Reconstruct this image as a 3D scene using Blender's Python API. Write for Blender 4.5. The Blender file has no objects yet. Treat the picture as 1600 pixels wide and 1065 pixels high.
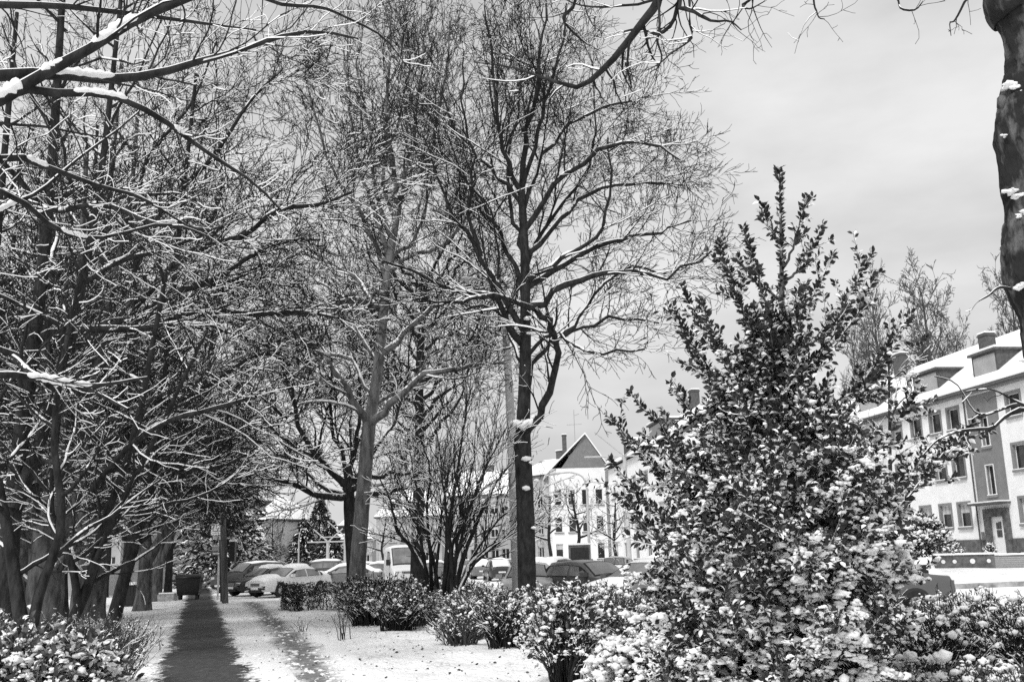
import bpy, bmesh, math, random
import numpy as np
from mathutils import Matrix, Vector
R_ = math.radians
# ------------------------------------------------------------------ camera
F = 1550.0
EYE = 1.65
PITCH, ROLL = 12.25, -1.5
scene = bpy.context.scene
col = scene.collection
cam_d = bpy.data.cameras.new('camera'); cam = bpy.data.objects.new('camera', cam_d); col.objects.link(cam)
cam_d.sensor_width = 36; cam_d.lens = 36 * F / 1600.0; cam_d.clip_end = 5000; cam_d.clip_start = .05
CM = Matrix.Translation((0, 0, EYE)) @ Matrix.Rotation(R_(90 + PITCH), 4, 'X') @ Matrix.Rotation(R_(ROLL), 4, 'Z')
cam.matrix_world = CM
scene.camera = cam
# ------------------------------------------------------------------ world, sun, exposure
SUN_EL, SUN_AZ = 50.0, 214.0        # azimuth measured from +Y clockwise
wd = bpy.data.worlds.new('World'); scene.world = wd; wd.use_nodes = True
nt = wd.node_tree; N = nt.nodes; L = nt.links; N.clear()
out = N.new('ShaderNodeOutputWorld'); bg = N.new('ShaderNodeBackground')
sky = N.new('ShaderNodeTexSky'); sky.sky_type = 'NISHITA'; sky.sun_disc = False
sky.sun_elevation = R_(SUN_EL); sky.sun_rotation = R_(SUN_AZ); sky.dust_density = 3.0; sky.air_density = 1.0
bw = N.new('ShaderNodeRGBToBW'); L.new(sky.outputs[0], bw.inputs[0])
tc = N.new('ShaderNodeTexCoord'); mp = N.new('ShaderNodeMapping'); mp.inputs['Scale'].default_value = (1, 1, 2.6)
L.new(tc.outputs['Generated'], mp.inputs[0])
nz = N.new('ShaderNodeTexNoise'); nz.inputs['Scale'].default_value = 2.6; nz.inputs['Detail'].default_value = 6; nz.inputs['Roughness'].default_value = .52
L.new(mp.outputs[0], nz.inputs[0])
cr = N.new('ShaderNodeMapRange'); cr.inputs['From Min'].default_value = .36; cr.inputs['From Max'].default_value = .64
cr.inputs['To Min'].default_value = .80; cr.inputs['To Max'].default_value = 1.14
L.new(nz.outputs[0], cr.inputs[0])
# an even cloud deck: the clear sky's gradient is mostly levelled out by the overcast
mixs = N.new('ShaderNodeMapRange'); mixs.inputs['From Min'].default_value = 0; mixs.inputs['From Max'].default_value = 12
mixs.inputs['To Min'].default_value = 5.9; mixs.inputs['To Max'].default_value = 8.2; L.new(bw.outputs[0], mixs.inputs[0])
mu = N.new('ShaderNodeMath'); mu.operation = 'MULTIPLY'; L.new(mixs.outputs[0], mu.inputs[0]); L.new(cr.outputs[0], mu.inputs[1])
L.new(mu.outputs[0], bg.inputs[0]); bg.inputs[1].default_value = 0.102
L.new(bg.outputs[0], out.inputs[0])
sd = bpy.data.lights.new('sun', 'SUN'); sd.energy = 2.4; sd.angle = R_(14); sd.color = (1, 1, 1)
so = bpy.data.objects.new('sun', sd); col.objects.link(so)
az = R_(SUN_AZ); el = R_(SUN_EL)
sdir = Vector((math.sin(az) * math.cos(el), math.cos(az) * math.cos(el), math.sin(el)))
so.rotation_euler = sdir.to_track_quat('Z', 'Y').to_euler(); so.location = (0, -20, 40)
scene.view_settings.view_transform = 'Standard'; scene.view_settings.look = 'None'
scene.view_settings.exposure = 0.22; scene.view_settings.gamma = 1.0
scene.render.engine = 'CYCLES'; scene.cycles.max_bounces = 5; scene.cycles.diffuse_bounces = 3
scene.cycles.use_denoising = False
# ------------------------------------------------------------------ projection helpers (pixels of the 1600 px photograph)
CI = CM.inverted(); CMn = np.array(CM)
def ray(u, v):
    d = CM.to_3x3() @ Vector(((u - 800) / F, -(v - 532.5) / F, -1)); return d
def P(u, v, D):
    d = ray(u, v); return np.array((d.x * D / d.y, D, EYE + d.z * D / d.y))
def proj(p):
    q = CI @ Vector(p); return 800 + F * q.x / -q.z, 532.5 - F * q.y / -q.z
def sm(a, b, x):
    t = min(1, max(0, (x - a) / (b - a))); return t * t * (3 - 2 * t)
def gz(x, y):
    return .45 * sm(8, 20, x) * sm(24, 48, y) + .58 * sm(19, 21, x) * sm(51.5, 55, y)
def at(u, D, z=None):
    x = (u - 800) / F * D
    for _ in range(6):
        zz = gz(x, D) if z is None else z
        uu, _v = proj((x, D, zz)); x += (u - uu) / F * D
    return Vector((x, D, gz(x, D) if z is None else z))
# ------------------------------------------------------------------ materials
MT = {}
def mat(name, base=.5, var=0, scale=5, rough=.8, bump=0, bscale=None, spec=.3, metal=0, detail=4, stretch=(1, 1, 1), base2=None, lo=.35, hi=.65, coords='Object'):
    if name in MT: return MT[name]
    m = bpy.data.materials.new(name); m.use_nodes = True; t = m.node_tree; b = t.nodes['Principled BSDF']
    b.inputs['Roughness'].default_value = rough; b.inputs['Specular IOR Level'].default_value = spec; b.inputs['Metallic'].default_value = metal
    b.inputs['Base Color'].default_value = (base, base, base, 1)
    if var or base2 is not None or bump:
        c = t.nodes.new('ShaderNodeTexCoord'); mpn = t.nodes.new('ShaderNodeMapping'); mpn.inputs['Scale'].default_value = stretch
        t.links.new(c.outputs[coords], mpn.inputs[0])
    if var or base2 is not None:
        n = t.nodes.new('ShaderNodeTexNoise'); n.inputs['Scale'].default_value = scale; n.inputs['Detail'].default_value = detail; n.inputs['Roughness'].default_value = .6
        t.links.new(mpn.outputs[0], n.inputs[0]); r = t.nodes.new('ShaderNodeMapRange')
        r.inputs['From Min'].default_value = lo; r.inputs['From Max'].default_value = hi
        a, d = (base * (1 - var), base * (1 + var)) if base2 is None else (base, base2)
        r.inputs['To Min'].default_value = a; r.inputs['To Max'].default_value = d
        t.links.new(n.outputs[0], r.inputs[0]); t.links.new(r.outputs[0], b.inputs['Base Color'])
    if bump:
        n2 = t.nodes.new('ShaderNodeTexNoise'); n2.inputs['Scale'].default_value = bscale or scale; n2.inputs['Detail'].default_value = 5
        t.links.new(mpn.outputs[0], n2.inputs[0]); bp = t.nodes.new('ShaderNodeBump'); bp.inputs['Strength'].default_value = min(1, bump); bp.inputs['Distance'].default_value = .03
        t.links.new(n2.outputs[0], bp.inputs['Height']); t.links.new(bp.outputs[0], b.inputs['Normal'])
    MT[name] = m; return m
snow = mat('snow', .88, .05, 3, .7, .5, 14, .2)
snow_car = mat('snow_car', .88, .04, 2, .7, .3, 6, .2)
bark = mat('bark', .030, .5, 9, .95, .8, 22, .15, stretch=(1, 1, .35))
bark_mid = mat('bark_mid', .085, .55, 7, .95, .8, 18, .15, stretch=(1, 1, .3))
bark_light = mat('bark_light', .13, .5, 6, .95, .9, 14, .15, stretch=(1, 1, .28))
bark_gnarl = mat('bark_gnarl', .018, 0, 7, .9, 1, 34, .3, base2=.12, lo=.48, hi=.60, detail=14, stretch=(1, 1, .32))
twig = mat('twig', .022, .3, 5, .95, spec=.1)
twig_mid = mat('twig_mid', .06, .3, 5, .95, spec=.1)
leaf_dark = mat('leaf_dark', .028, .5, 12, .5, spec=.35)
leaf_mid = mat('leaf_mid', .07, .5, 12, .6, spec=.3)
needle = mat('needle', .03, .4, 3, .9)
asph = None
def path_mat(name, edge, width, dark=.055, amount=1.0, soft=.25):
    """worn snow on asphalt: snow lies where the walked line ends; U runs across the strip (metres)"""
    m = bpy.data.materials.new(name); m.use_nodes = True; t = m.node_tree; b = t.nodes['Principled BSDF']; n = t.nodes; l = t.links
    uv = n.new('ShaderNodeUVMap'); sp = n.new('ShaderNodeSeparateXYZ'); l.new(uv.outputs[0], sp.inputs[0])
    ab = n.new('ShaderNodeMath'); ab.operation = 'ABSOLUTE'; l.new(sp.outputs[0], ab.inputs[0])
    c = n.new('ShaderNodeTexCoord')
    def noise(s, st, d=5):
        mm = n.new('ShaderNodeMapping'); mm.inputs['Scale'].default_value = st; l.new(c.outputs['Object'], mm.inputs[0])
        q = n.new('ShaderNodeTexNoise'); q.inputs['Scale'].default_value = s; q.inputs['Detail'].default_value = d; q.inputs['Roughness'].default_value = .65; l.new(mm.outputs[0], q.inputs[0]); return q
    n1 = noise(.9, (1, .5, 1)); n2 = noise(7, (1, .45, 1)); n3 = noise(38, (1, .7, 1), 3)
    def ma(op, a, v, a2=None):
        q = n.new('ShaderNodeMath'); q.operation = op; l.new(a, q.inputs[0])
        if a2 is not None: l.new(a2, q.inputs[1])
        else: q.inputs[1].default_value = v
        return q.outputs[0]
    w = ma('ADD', ma('MULTIPLY', ma('SUBTRACT', n1.outputs[0], .5), .9), 0, ma('MULTIPLY', ma('SUBTRACT', n2.outputs[0], .5), .75))
    w = ma('ADD', w, 0, ma('MULTIPLY', ma('SUBTRACT', n3.outputs[0], .5), .45))
    x = ma('ADD', ab.outputs[0], 0, w)
    r = n.new('ShaderNodeMapRange'); r.interpolation_type = 'SMOOTHSTEP'; l.new(x, r.inputs[0]); r.inputs['From Min'].default_value = edge - soft; r.inputs['From Max'].default_value = edge + soft
    r.inputs['To Min'].default_value = 1 - amount; r.inputs['To Max'].default_value = 1
    dk = n.new('ShaderNodeMapRange'); l.new(n2.outputs[0], dk.inputs[0]); dk.inputs['From Min'].default_value = .3; dk.inputs['From Max'].default_value = .7; dk.inputs['To Min'].default_value = dark * .7; dk.inputs['To Max'].default_value = dark * 1.5
    # crushed bits of snow on the asphalt
    sx = n.new('ShaderNodeMapRange'); l.new(n3.outputs[0], sx.inputs[0]); sx.inputs['From Min'].default_value = .66; sx.inputs['From Max'].default_value = .74; sx.inputs['To Max'].default_value = .3
    dd = ma('ADD', dk.outputs[0], 0, sx.outputs[0])
    mx = n.new('ShaderNodeMix'); mx.data_type = 'FLOAT'; l.new(r.outputs[0], mx.inputs[0]); l.new(dd, mx.inputs[2]); mx.inputs[3].default_value = .87
    l.new(mx.outputs[0], b.inputs['Base Color']); b.inputs['Roughness'].default_value = .8; b.inputs['Specular IOR Level'].default_value = .2
    bp = n.new('ShaderNodeBump'); bp.inputs['Strength'].default_value = .6; bp.inputs['Distance'].default_value = .03; l.new(n2.outputs[0], bp.inputs['Height']); l.new(bp.outputs[0], b.inputs['Normal'])
    return m
# ------------------------------------------------------------------ object helpers
def tag(o, label=None, cat=None, group=None, kind=None):
    if label: o['label'] = label
    if cat: o['category'] = cat
    if group: o['group'] = group
    if kind: o['kind'] = kind
    return o
def empty(name, loc, rz=0):
    o = bpy.data.objects.new(name, None); o.location = loc; o.rotation_euler = (0, 0, rz); col.objects.link(o); o.empty_display_size = .2; return o
def link(name, me, parent=None, loc=None):
    o = bpy.data.objects.new(name, me); col.objects.link(o)
    if parent is not None: o.parent = parent
    if loc is not None: o.location = loc
    return o
def children(o): return [c for c in bpy.data.objects if c.parent == o]
def copy_tree(o, parent=None, kids=None):
    c = o.copy(); col.objects.link(c); c.parent = parent
    for ch in list(o.children): copy_tree(ch, c)
    return c
class MB:
    """accumulates arrays of vertices and faces with material slots"""
    def __init__(s): s.v = []; s.q = []; s.t = []; s.qm = []; s.tm = []; s.n = 0
    def add(s, v, q=None, t=None, qm=0, tm=0):
        v = np.asarray(v, dtype=np.float32).reshape(-1, 3); s.v.append(v)
        if q is not None and len(q):
            q = np.asarray(q, dtype=np.int64).reshape(-1, 4) + s.n; s.q.append(q); s.qm.append(np.broadcast_to(np.asarray(qm), (len(q),)))
        if t is not None and len(t):
            t = np.asarray(t, dtype=np.int64).reshape(-1, 3) + s.n; s.t.append(t); s.tm.append(np.broadcast_to(np.asarray(tm), (len(t),)))
        s.n += len(v)
    def box(s, x0, x1, y0, y1, z0, z1, m=0):
        v = [(x0, y0, z0), (x1, y0, z0), (x1, y1, z0), (x0, y1, z0), (x0, y0, z1), (x1, y0, z1), (x1, y1, z1), (x0, y1, z1)]
        s.add(v, [(0, 3, 2, 1), (4, 5, 6, 7), (0, 1, 5, 4), (1, 2, 6, 5), (2, 3, 7, 6), (3, 0, 4, 7)], qm=m)
    def bar(s, a, b, r, r2=None, n=8, m=0, caps=True):
        a = np.array(a, float); b = np.array(b, float); t = b - a; t /= np.linalg.norm(t); r2 = r if r2 is None else r2
        ref = np.array((0, 0, 1.)) if abs(t[2]) < .9 else np.array((1., 0, 0)); s1 = np.cross(t, ref); s1 /= np.linalg.norm(s1); s2 = np.cross(s1, t)
        an = np.arange(n) * 2 * math.pi / n + math.pi / n; ring = np.cos(an)[:, None] * s1 + np.sin(an)[:, None] * s2
        v = np.vstack([a + ring * r, b + ring * r2, a[None], b[None]]); i = np.arange(n); j = (i + 1) % n
        q = np.stack([i, j, j + n, i + n], 1)
        tt = np.vstack([np.stack([j, i, np.full(n, 2 * n)], 1), np.stack([i + n, j + n, np.full(n, 2 * n + 1)], 1)]) if caps else None
        s.add(v, q, tt, m, m)
    def mesh(s, name, mats, smooth=False):
        me = bpy.data.meshes.new(name); v = np.vstack(s.v)
        q = np.vstack(s.q) if s.q else np.zeros((0, 4), int); t = np.vstack(s.t) if s.t else np.zeros((0, 3), int)
        me.vertices.add(len(v)); me.vertices.foreach_set('co', v.astype(np.float32).ravel())
        loops = np.concatenate([q.ravel(), t.ravel()]).astype(np.int32); me.loops.add(len(loops)); me.loops.foreach_set('vertex_index', loops)
        nq, ntr = len(q), len(t); me.polygons.add(nq + ntr)
        ls = np.concatenate([np.arange(nq) * 4, nq * 4 + np.arange(ntr) * 3]).astype(np.int32)
        me.polygons.foreach_set('loop_start', ls)
        mi = np.concatenate([np.concatenate(s.qm) if s.qm else np.zeros(0), np.concatenate(s.tm) if s.tm else np.zeros(0)]).astype(np.int32)
        me.polygons.foreach_set('material_index', mi)
        if smooth is True: me.polygons.foreach_set('use_smooth', np.ones(nq + ntr, bool))
        elif smooth is False: me.polygons.foreach_set('use_smooth', np.zeros(nq + ntr, bool))
        for m in (mats if isinstance(mats, (list, tuple)) else [mats]): me.materials.append(m)
        me.update(calc_edges=True); me.validate(); return me
    def build(s, name, mats, parent=None, smooth=False, loc=None): return link(name, s.mesh(name, mats, smooth), parent, loc)
# ------------------------------------------------------------------ branch tubes, all branches of one level at once
def nrm(a): return a / np.maximum(np.linalg.norm(a, axis=-1, keepdims=True), 1e-9)
def fnoise(p, k=1.0, s=0.0):
    return (np.sin(p[..., 0] * 2.1 * k + s) * np.sin(p[..., 1] * 1.7 * k + 1.3 + s * 2) + np.sin(p[..., 2] * 2.9 * k + 2.1 + s) * np.sin((p[..., 0] + p[..., 1]) * 3.7 * k + s)) * .5
def tubes(mb, Pn, Rn, S=4, cover=.5, thick=1.0, rng=None, snowslot=1, barkslot=0, lump=0.0, hmin=.35):
    n, K, _ = Pn.shape
    if n == 0: return
    T = np.empty_like(Pn); T[:, 1:-1] = Pn[:, 2:] - Pn[:, :-2]; T[:, 0] = Pn[:, 1] - Pn[:, 0]; T[:, -1] = Pn[:, -1] - Pn[:, -2]; T = nrm(T)
    vert = np.abs(nrm(Pn[:, -1] - Pn[:, 0])[:, 2]) > .82
    ref = np.where(vert[:, None, None], np.array((1., .05, 0)), np.array((0, 0, 1.)))
    side = nrm(np.cross(T, ref)); top = np.cross(side, T)
    hz = np.sqrt(np.maximum(0, 1 - T[..., 2] ** 2))
    rb = rng.random((n, 1)) if rng is not None else .5
    f = fnoise(Pn, 1.6) * .35 + rb * .65 + .18
    mask = ((f < cover * 1.35) & (hz > hmin) & (~vert[:, None]))
    an = np.arange(S) * 2 * math.pi / S
    ring = Pn[:, :, None, :] + Rn[:, :, None, None] * (np.cos(an)[None, None, :, None] * side[:, :, None, :] + np.sin(an)[None, None, :, None] * top[:, :, None, :])
    th = np.minimum(.55 * Rn + .004, .055) * thick * mask * hz * (1 + lump * fnoise(Pn, 9))
    up = np.maximum(0, np.sin(an))
    ring[..., 2] += th[:, :, None] * up[None, None, :] ** .7
    v = ring.reshape(-1, 3)
    bi = np.arange(n)[:, None, None] * K * S; ki = np.arange(K - 1)[None, :, None] * S; si = np.arange(S)[None, None, :]; sj = (si + 1) % S
    q = np.stack([bi + ki + si, bi + ki + sj, bi + ki + S + sj, bi + ki + S + si], -1)
    am = an + math.pi / S
    topf = np.sin(am) > (.5 if S > 4 else .2)
    ms = (mask[:, :-1] & mask[:, 1:])[:, :, None] & topf[None, None, :]
    mi = np.where(ms, snowslot, barkslot)
    mb.add(v, q.reshape(-1, 4), qm=mi.reshape(-1))
def interp(Pn, Rn, t):
    K = Pn.shape[1]; x = t * (K - 1); i = np.clip(x.astype(int), 0, K - 2); f = (x - i); a = np.arange(len(t))
    p = Pn[a, i] * (1 - f)[:, None] + Pn[a, i + 1] * f[:, None]; tg = nrm(Pn[a, i + 1] - Pn[a, i]); r = Rn[a, i] * (1 - f) + Rn[a, i + 1] * f
    return p, tg, r
def spawn(Pn, Rn, rng, dens, lr, ang=50, K=6, t0=.15, t1=1.0, up=.05, wander=.18, rr=.55, rmin=.004, lmin=.15, lmax=9, taper=.7, out=0, cap=None, droop=0):
    if len(Pn) == 0: return Pn, Rn
    Ln = np.linalg.norm(np.diff(Pn, axis=1), axis=2).sum(1)
    cnt = np.maximum(1, np.round(Ln * dens * (.8 + .4 * rng.random(len(Ln))))).astype(int)
    idx = np.repeat(np.arange(len(Pn)), cnt); m = len(idx)
    if cap and m > cap: idx = idx[rng.permutation(m)[:cap]]; m = cap
    t = t0 + (t1 - t0) * rng.random(m) ** .8
    p, tg, r = interp(Pn[idx], Rn[idx], t)
    rv = nrm(np.cross(tg, rng.normal(size=(m, 3)))); rv[:, 2] += out; rv = nrm(rv - tg * (rv * tg).sum(1)[:, None])
    a = np.radians(ang * (.6 + .7 * rng.random(m)))
    d = nrm(np.cos(a)[:, None] * tg + np.sin(a)[:, None] * rv)
    Lc = np.clip(Ln[idx] * lr * (1.15 - .65 * t) * (.55 + .75 * rng.random(m)), lmin, lmax)
    r0 = np.maximum(r * rr * (.7 + .4 * rng.random(m)), rmin)
    C = np.empty((m, K, 3)); C[:, 0] = p; st = Lc / (K - 1)
    for k in range(1, K):
        d = d + rng.normal(size=(m, 3)) * wander; d[:, 2] += up; d = nrm(d); C[:, k] = C[:, k - 1] + d * st[:, None]
    s = np.linspace(0, 1, K)[None]; Rc = np.maximum(r0[:, None] * (1 - taper * s), rmin * .7)
    return C, Rc
def spline(pts, K):
    p = np.array(pts, float); m = len(p)
    if m == 2: s = np.linspace(0, 1, K)[:, None]; return p[0] * (1 - s) + p[1] * s
    q = np.vstack([2 * p[0] - p[1], p, 2 * p[-1] - p[-2]]); o = []
    for x in np.linspace(0, m - 1, K):
        i = min(int(x), m - 2); f = x - i; a, b, c, d = q[i:i + 4]
        o.append(.5 * ((2 * b) + (c - a) * f + (2 * a - 5 * b + 4 * c - d) * f * f + (3 * b - a - 3 * c + d) * f ** 3))
    return np.array(o)
def limb(px, D0, D1, r0, r1, K=14, jit=0, rng=None):
    """a limb followed in the photograph: pixels, depth at its start and end, radii"""
    m = len(px); pts = [P(u, v, D0 + (D1 - D0) * i / (m - 1)) for i, (u, v) in enumerate(px)]
    Q = spline(pts, K)
    if jit and rng is not None: Q[1:-1] += rng.normal(size=(K - 2, 3)) * jit
    Rr = np.linspace(r0, r1, K)
    return Q, Rr
def stack(ls): return np.array([a for a, b in ls]), np.array([b for a, b in ls])
def local(mbs, base):
    for mb in mbs: mb.v = [v - np.array(base, dtype=np.float32) for v in mb.v]
def ridges(mb, limbs, rng, runs=2, slot=1, hmin=.5, amt=1.0, lo=.1, hi=.28):
    """deeper snow lying along parts of the limbs"""
    A = []; B_ = []
    for Q, Rr in limbs:
        K = len(Q)
        for _ in range(runs):
            w = rng.uniform(lo, hi); t0 = rng.uniform(.02, .9 - w); s = np.linspace(t0, t0 + w, 14) * (K - 1)
            C = np.stack([np.interp(s, np.arange(K), Q[:, i]) for i in range(3)], 1); r = np.interp(s, np.arange(K), Rr); d = C[-1] - C[0]
            if np.hypot(d[0], d[1]) < hmin * np.linalg.norm(d): continue
            prof = np.clip(np.minimum(np.linspace(0, 1, 14), np.linspace(1, 0, 14)) * 5, .12, 1) * (.75 + .45 * rng.random(14))
            rr = (r * .72 + .006) * prof * amt; C = C.copy(); C[:, 2] += r * .75 + rr * .35; A.append(C); B_.append(rr)
    if A:
        m = MB(); tubes(m, np.array(A), np.array(B_), 8, 0, barkslot=slot, snowslot=slot); mb.add(m.v[0], m.q[0], qm=slot)
def tree_from(name, base, trunk, limbs, rng, label, group=None, levels=(), mats=None, rmin=.006, cover=.5, thick=1, trunk_snow=0.12, twmat=None, S0=12, cat='tree', knots=0, ridge=2):
    """trunk: list of (P,R) ; limbs: list of (P,R); levels: dicts for spawn. returns root"""
    root = empty(name, base); tag(root, label, cat, group)
    tm = MB()
    for (Q, Rr) in trunk:
        K = len(Q); Kn = 40; s = np.linspace(0, K - 1, Kn)
        Qs = np.stack([np.interp(s, np.arange(K), Q[:, i]) for i in range(3)], 1); Rs = np.interp(s, np.arange(K), Rr)
        Rs = Rs * (1 + .05 * fnoise(Qs, 3, rng.random() * 6))
        if Qs[0][2] < base[2] + .4: Rs[:3] *= (1.35, 1.15, 1.05)
        tubes(tm, Qs[None], Rs[None], S0, 0, rng=rng)
        for _ in range(knots):
            i = rng.integers(6, Kn - 6); a = rng.random() * 6.28; c = Qs[i] + Rs[i] * .8 * np.array((math.cos(a), math.sin(a), 0))
            blob(tm, c[None], np.array([Rs[i] * .45]), rng, 0, (1, 1, 1.2)); blob(tm, (c + (0, 0, Rs[i] * .3))[None], np.array([Rs[i] * .4]), rng, 1, (1, 1, .6))
    if tm.n:
        local([tm], base); tm.build('trunk', [mats or bark, snow], root, True)
    lv = MB()
    if limbs:
        Ls, Rs = stack(limbs); tubes(lv, Ls, Rs, 8, cover * 1.5, thick, rng, lump=.4); ridges(lv, limbs, rng, ridge)
    else: Ls, Rs = stack([(spline(list(q), 14), np.interp(np.linspace(0, 1, 14), np.linspace(0, 1, len(r)), r)) for q, r in trunk])
    a = (Ls, Rs)
    tw = MB()
    for i, k in enumerate(levels):
        k = dict(k); S = k.pop('S', 4); c = k.pop('cover', cover); both = k.pop('both', False)
        b = spawn(a[0], a[1], rng, rmin=rmin * k.pop('rm', 1), **k)
        tubes(lv if i == 0 else tw, b[0], b[1], S, c, thick, rng)
        a = b
    local([lv, tw], base)
    if lv.n: lv.build('branches', [mats or bark, snow], root, True)
    if tw.n: tag(tw.build('twigs', [twmat or twig, snow], root, None), kind='stuff')
    return root
# ico blob templates
def _ico():
    bm = bmesh.new(); bmesh.ops.create_icosphere(bm, subdivisions=1, radius=1); v = np.array([x.co[:] for x in bm.verts]); f = np.array([[q.index for q in p.verts] for p in bm.faces]); bm.free(); return v, f
ICO_V, ICO_F = _ico()
def blob(mb, C, r, rng, slot=1, sc=(1, 1, .65), rough=.22, sat=0):
    if sat and len(C):
        C = np.asarray(C, float); C0, r0 = C, np.asarray(r)
        for _ in range(sat):
            a = rng.random(len(C0)) * 6.28; e = .55 + .5 * rng.random(len(C0)); off = np.stack([np.cos(a) * e, np.sin(a) * e, rng.normal(size=len(C0)) * .35 - .12], 1) * r0[:, None]
            C = np.vstack([C, C0 + off]); r = np.concatenate([r, r0 * (.35 + .4 * rng.random(len(C0)))])
    n = len(C)
    if n == 0: return
    m = len(ICO_V); d = 1 + rng.normal(size=(n, m)) * rough * .6
    a = rng.random(n) * 6.28; ca, sa = np.cos(a), np.sin(a)
    s = np.array(sc)[None] * (.75 + .5 * rng.random((n, 3)))
    V = ICO_V[None] * s[:, None] * d[..., None]
    x = V[..., 0] * ca[:, None] - V[..., 1] * sa[:, None]; y = V[..., 0] * sa[:, None] + V[..., 1] * ca[:, None]
    V = np.stack([x, y, V[..., 2]], -1) * r[:, None, None] + C[:, None]
    Fc = ICO_F[None] + (np.arange(n) * m)[:, None, None]
    mb.add(V.reshape(-1, 3), None, Fc.reshape(-1, 3), tm=slot)
def leaves(mb, C, dirs, size, rng, slot=0, snowp=0.0, snowslot=1, width=.42, upb=.6):
    """folded leaves; dirs point along the leaf"""
    n = len(C)
    if n == 0: return
    d = nrm(dirs); up = rng.normal(size=(n, 3)) * .55 + np.array((0, 0, upb)); nn = nrm(up - d * (up * d).sum(1)[:, None]); s = np.cross(d, nn)
    L_ = (size * (.7 + .6 * rng.random(n)))[:, None]; w = L_ * width
    b = C; m = C + d * L_ * .5 + nn * L_ * .05; tip = C + d * L_ - nn * L_ * .10
    def pt(f, sd, k): return C + d * L_ * f + s * w * (.5 * sd * k) + nn * L_ * .13 * k
    V = np.stack([b, pt(.25, 1, .82), pt(.62, 1, .95), tip, pt(.62, -1, .95), pt(.25, -1, .82), m], 1).reshape(-1, 3); o = (np.arange(n) * 7)[:, None]
    t = np.concatenate([o + np.array([[6, k, (k + 1) % 6]]) for k in range(6)], 1).reshape(-1, 3)
    sn = (rng.random(n) < snowp) & (nn[:, 2] > .45); mi = np.repeat(np.where(sn, snowslot, slot), 6)
    mb.add(V, None, t, tm=mi)
# ================================================================== SETTING
def gp(u, v):
    d = ray(u, v); t = -EYE / d.z; return (d.x * t, d.y * t)
g1 = gp(318, 1065); g2 = gp(312, 925); dx = (g2[0] - g1[0]) / (g2[1] - g1[1])
PX = lambda y: g1[0] + dx * (y - g1[1])
def build_ground():
    xs = np.unique(np.concatenate([-np.geomspace(60, 3000, 14), np.arange(-60, 70, 1.5), np.arange(-8, 7, .11), np.geomspace(70, 3000, 14)]))
    ys = np.unique(np.concatenate([-np.geomspace(20, 3000, 12), np.arange(-20, 0, 2), np.arange(0, 8, .5), np.arange(8, 30, .16), np.arange(30, 130, 1.5), np.geomspace(130, 3000, 14)]))
    X, Y = np.meshgrid(xs, ys); Z = np.array([[gz(x, y) for x in xs] for y in ys])
    p = np.stack([X, Y, Z], -1)
    near = (np.abs(X) < 40) & (Y > 0) & (Y < 60)
    rng = np.random.default_rng(3)
    pth = np.clip((np.abs(X - PX(Y)) - 1.2) / 1.5, 0, 1)
    Z = Z + near * pth * (.05 * fnoise(p, .9) + .018 * fnoise(p, 3.1, 1.) + (np.abs(X) < 12) * (Y < 36) * (.014 * fnoise(p, 6.3, 2.) + .010 * fnoise(p, 13.7, 4.)) + rng.random(X.shape) * .009 - .035)
    Z = np.where(near, Z, Z - .03)
    v = np.stack([X, Y, Z], -1).reshape(-1, 3); ny, nx = X.shape
    i = (np.arange(ny - 1)[:, None] * nx + np.arange(nx - 1)[None]).reshape(-1)
    mb = MB(); mb.add(v, np.stack([i, i + 1, i + 1 + nx, i + nx], 1)); o = mb.build('ground', snow_ground, None, True); tag(o, kind='structure')
m = mat('snow_ground', .88, 0, 1.6, .75, 1, 11, .15, base2=.70, lo=.46, hi=.74, detail=10)
def stubble(m):
    t = m.node_tree; b = t.nodes['Principled BSDF']; src = b.inputs['Base Color'].links[0].from_socket; n = t.nodes; l = t.links; c = n.new('ShaderNodeTexCoord')
    def nz_(s_, d, st=(1, 1, 1)):
        mm = n.new('ShaderNodeMapping'); mm.inputs['Scale'].default_value = st; l.new(c.outputs['Object'], mm.inputs[0]); q = n.new('ShaderNodeTexNoise'); q.inputs['Scale'].default_value = s_; q.inputs['Detail'].default_value = d; q.inputs['Roughness'].default_value = .7; l.new(mm.outputs[0], q.inputs[0]); return q.outputs[0]
    a = nz_(9, 5); g = nz_(.55, 3); ad = n.new('ShaderNodeMath'); ad.operation = 'ADD'; l.new(a, ad.inputs[0]); l.new(g, ad.inputs[1]); r = n.new('ShaderNodeMapRange'); l.new(ad.outputs[0], r.inputs[0])
    r.inputs['From Min'].default_value = 1.12; r.inputs['From Max'].default_value = 1.34; r.inputs['To Min'].default_value = 1; r.inputs['To Max'].default_value = .28
    mu = n.new('ShaderNodeMath'); mu.operation = 'MULTIPLY'; l.new(src, mu.inputs[0]); l.new(r.outputs[0], mu.inputs[1]); l.new(mu.outputs[0], b.inputs['Base Color'])
    for q in n:
        if q.type == 'BUMP': q.inputs['Distance'].default_value = .07
stubble(m)
snow_ground = m
build_ground()
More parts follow.
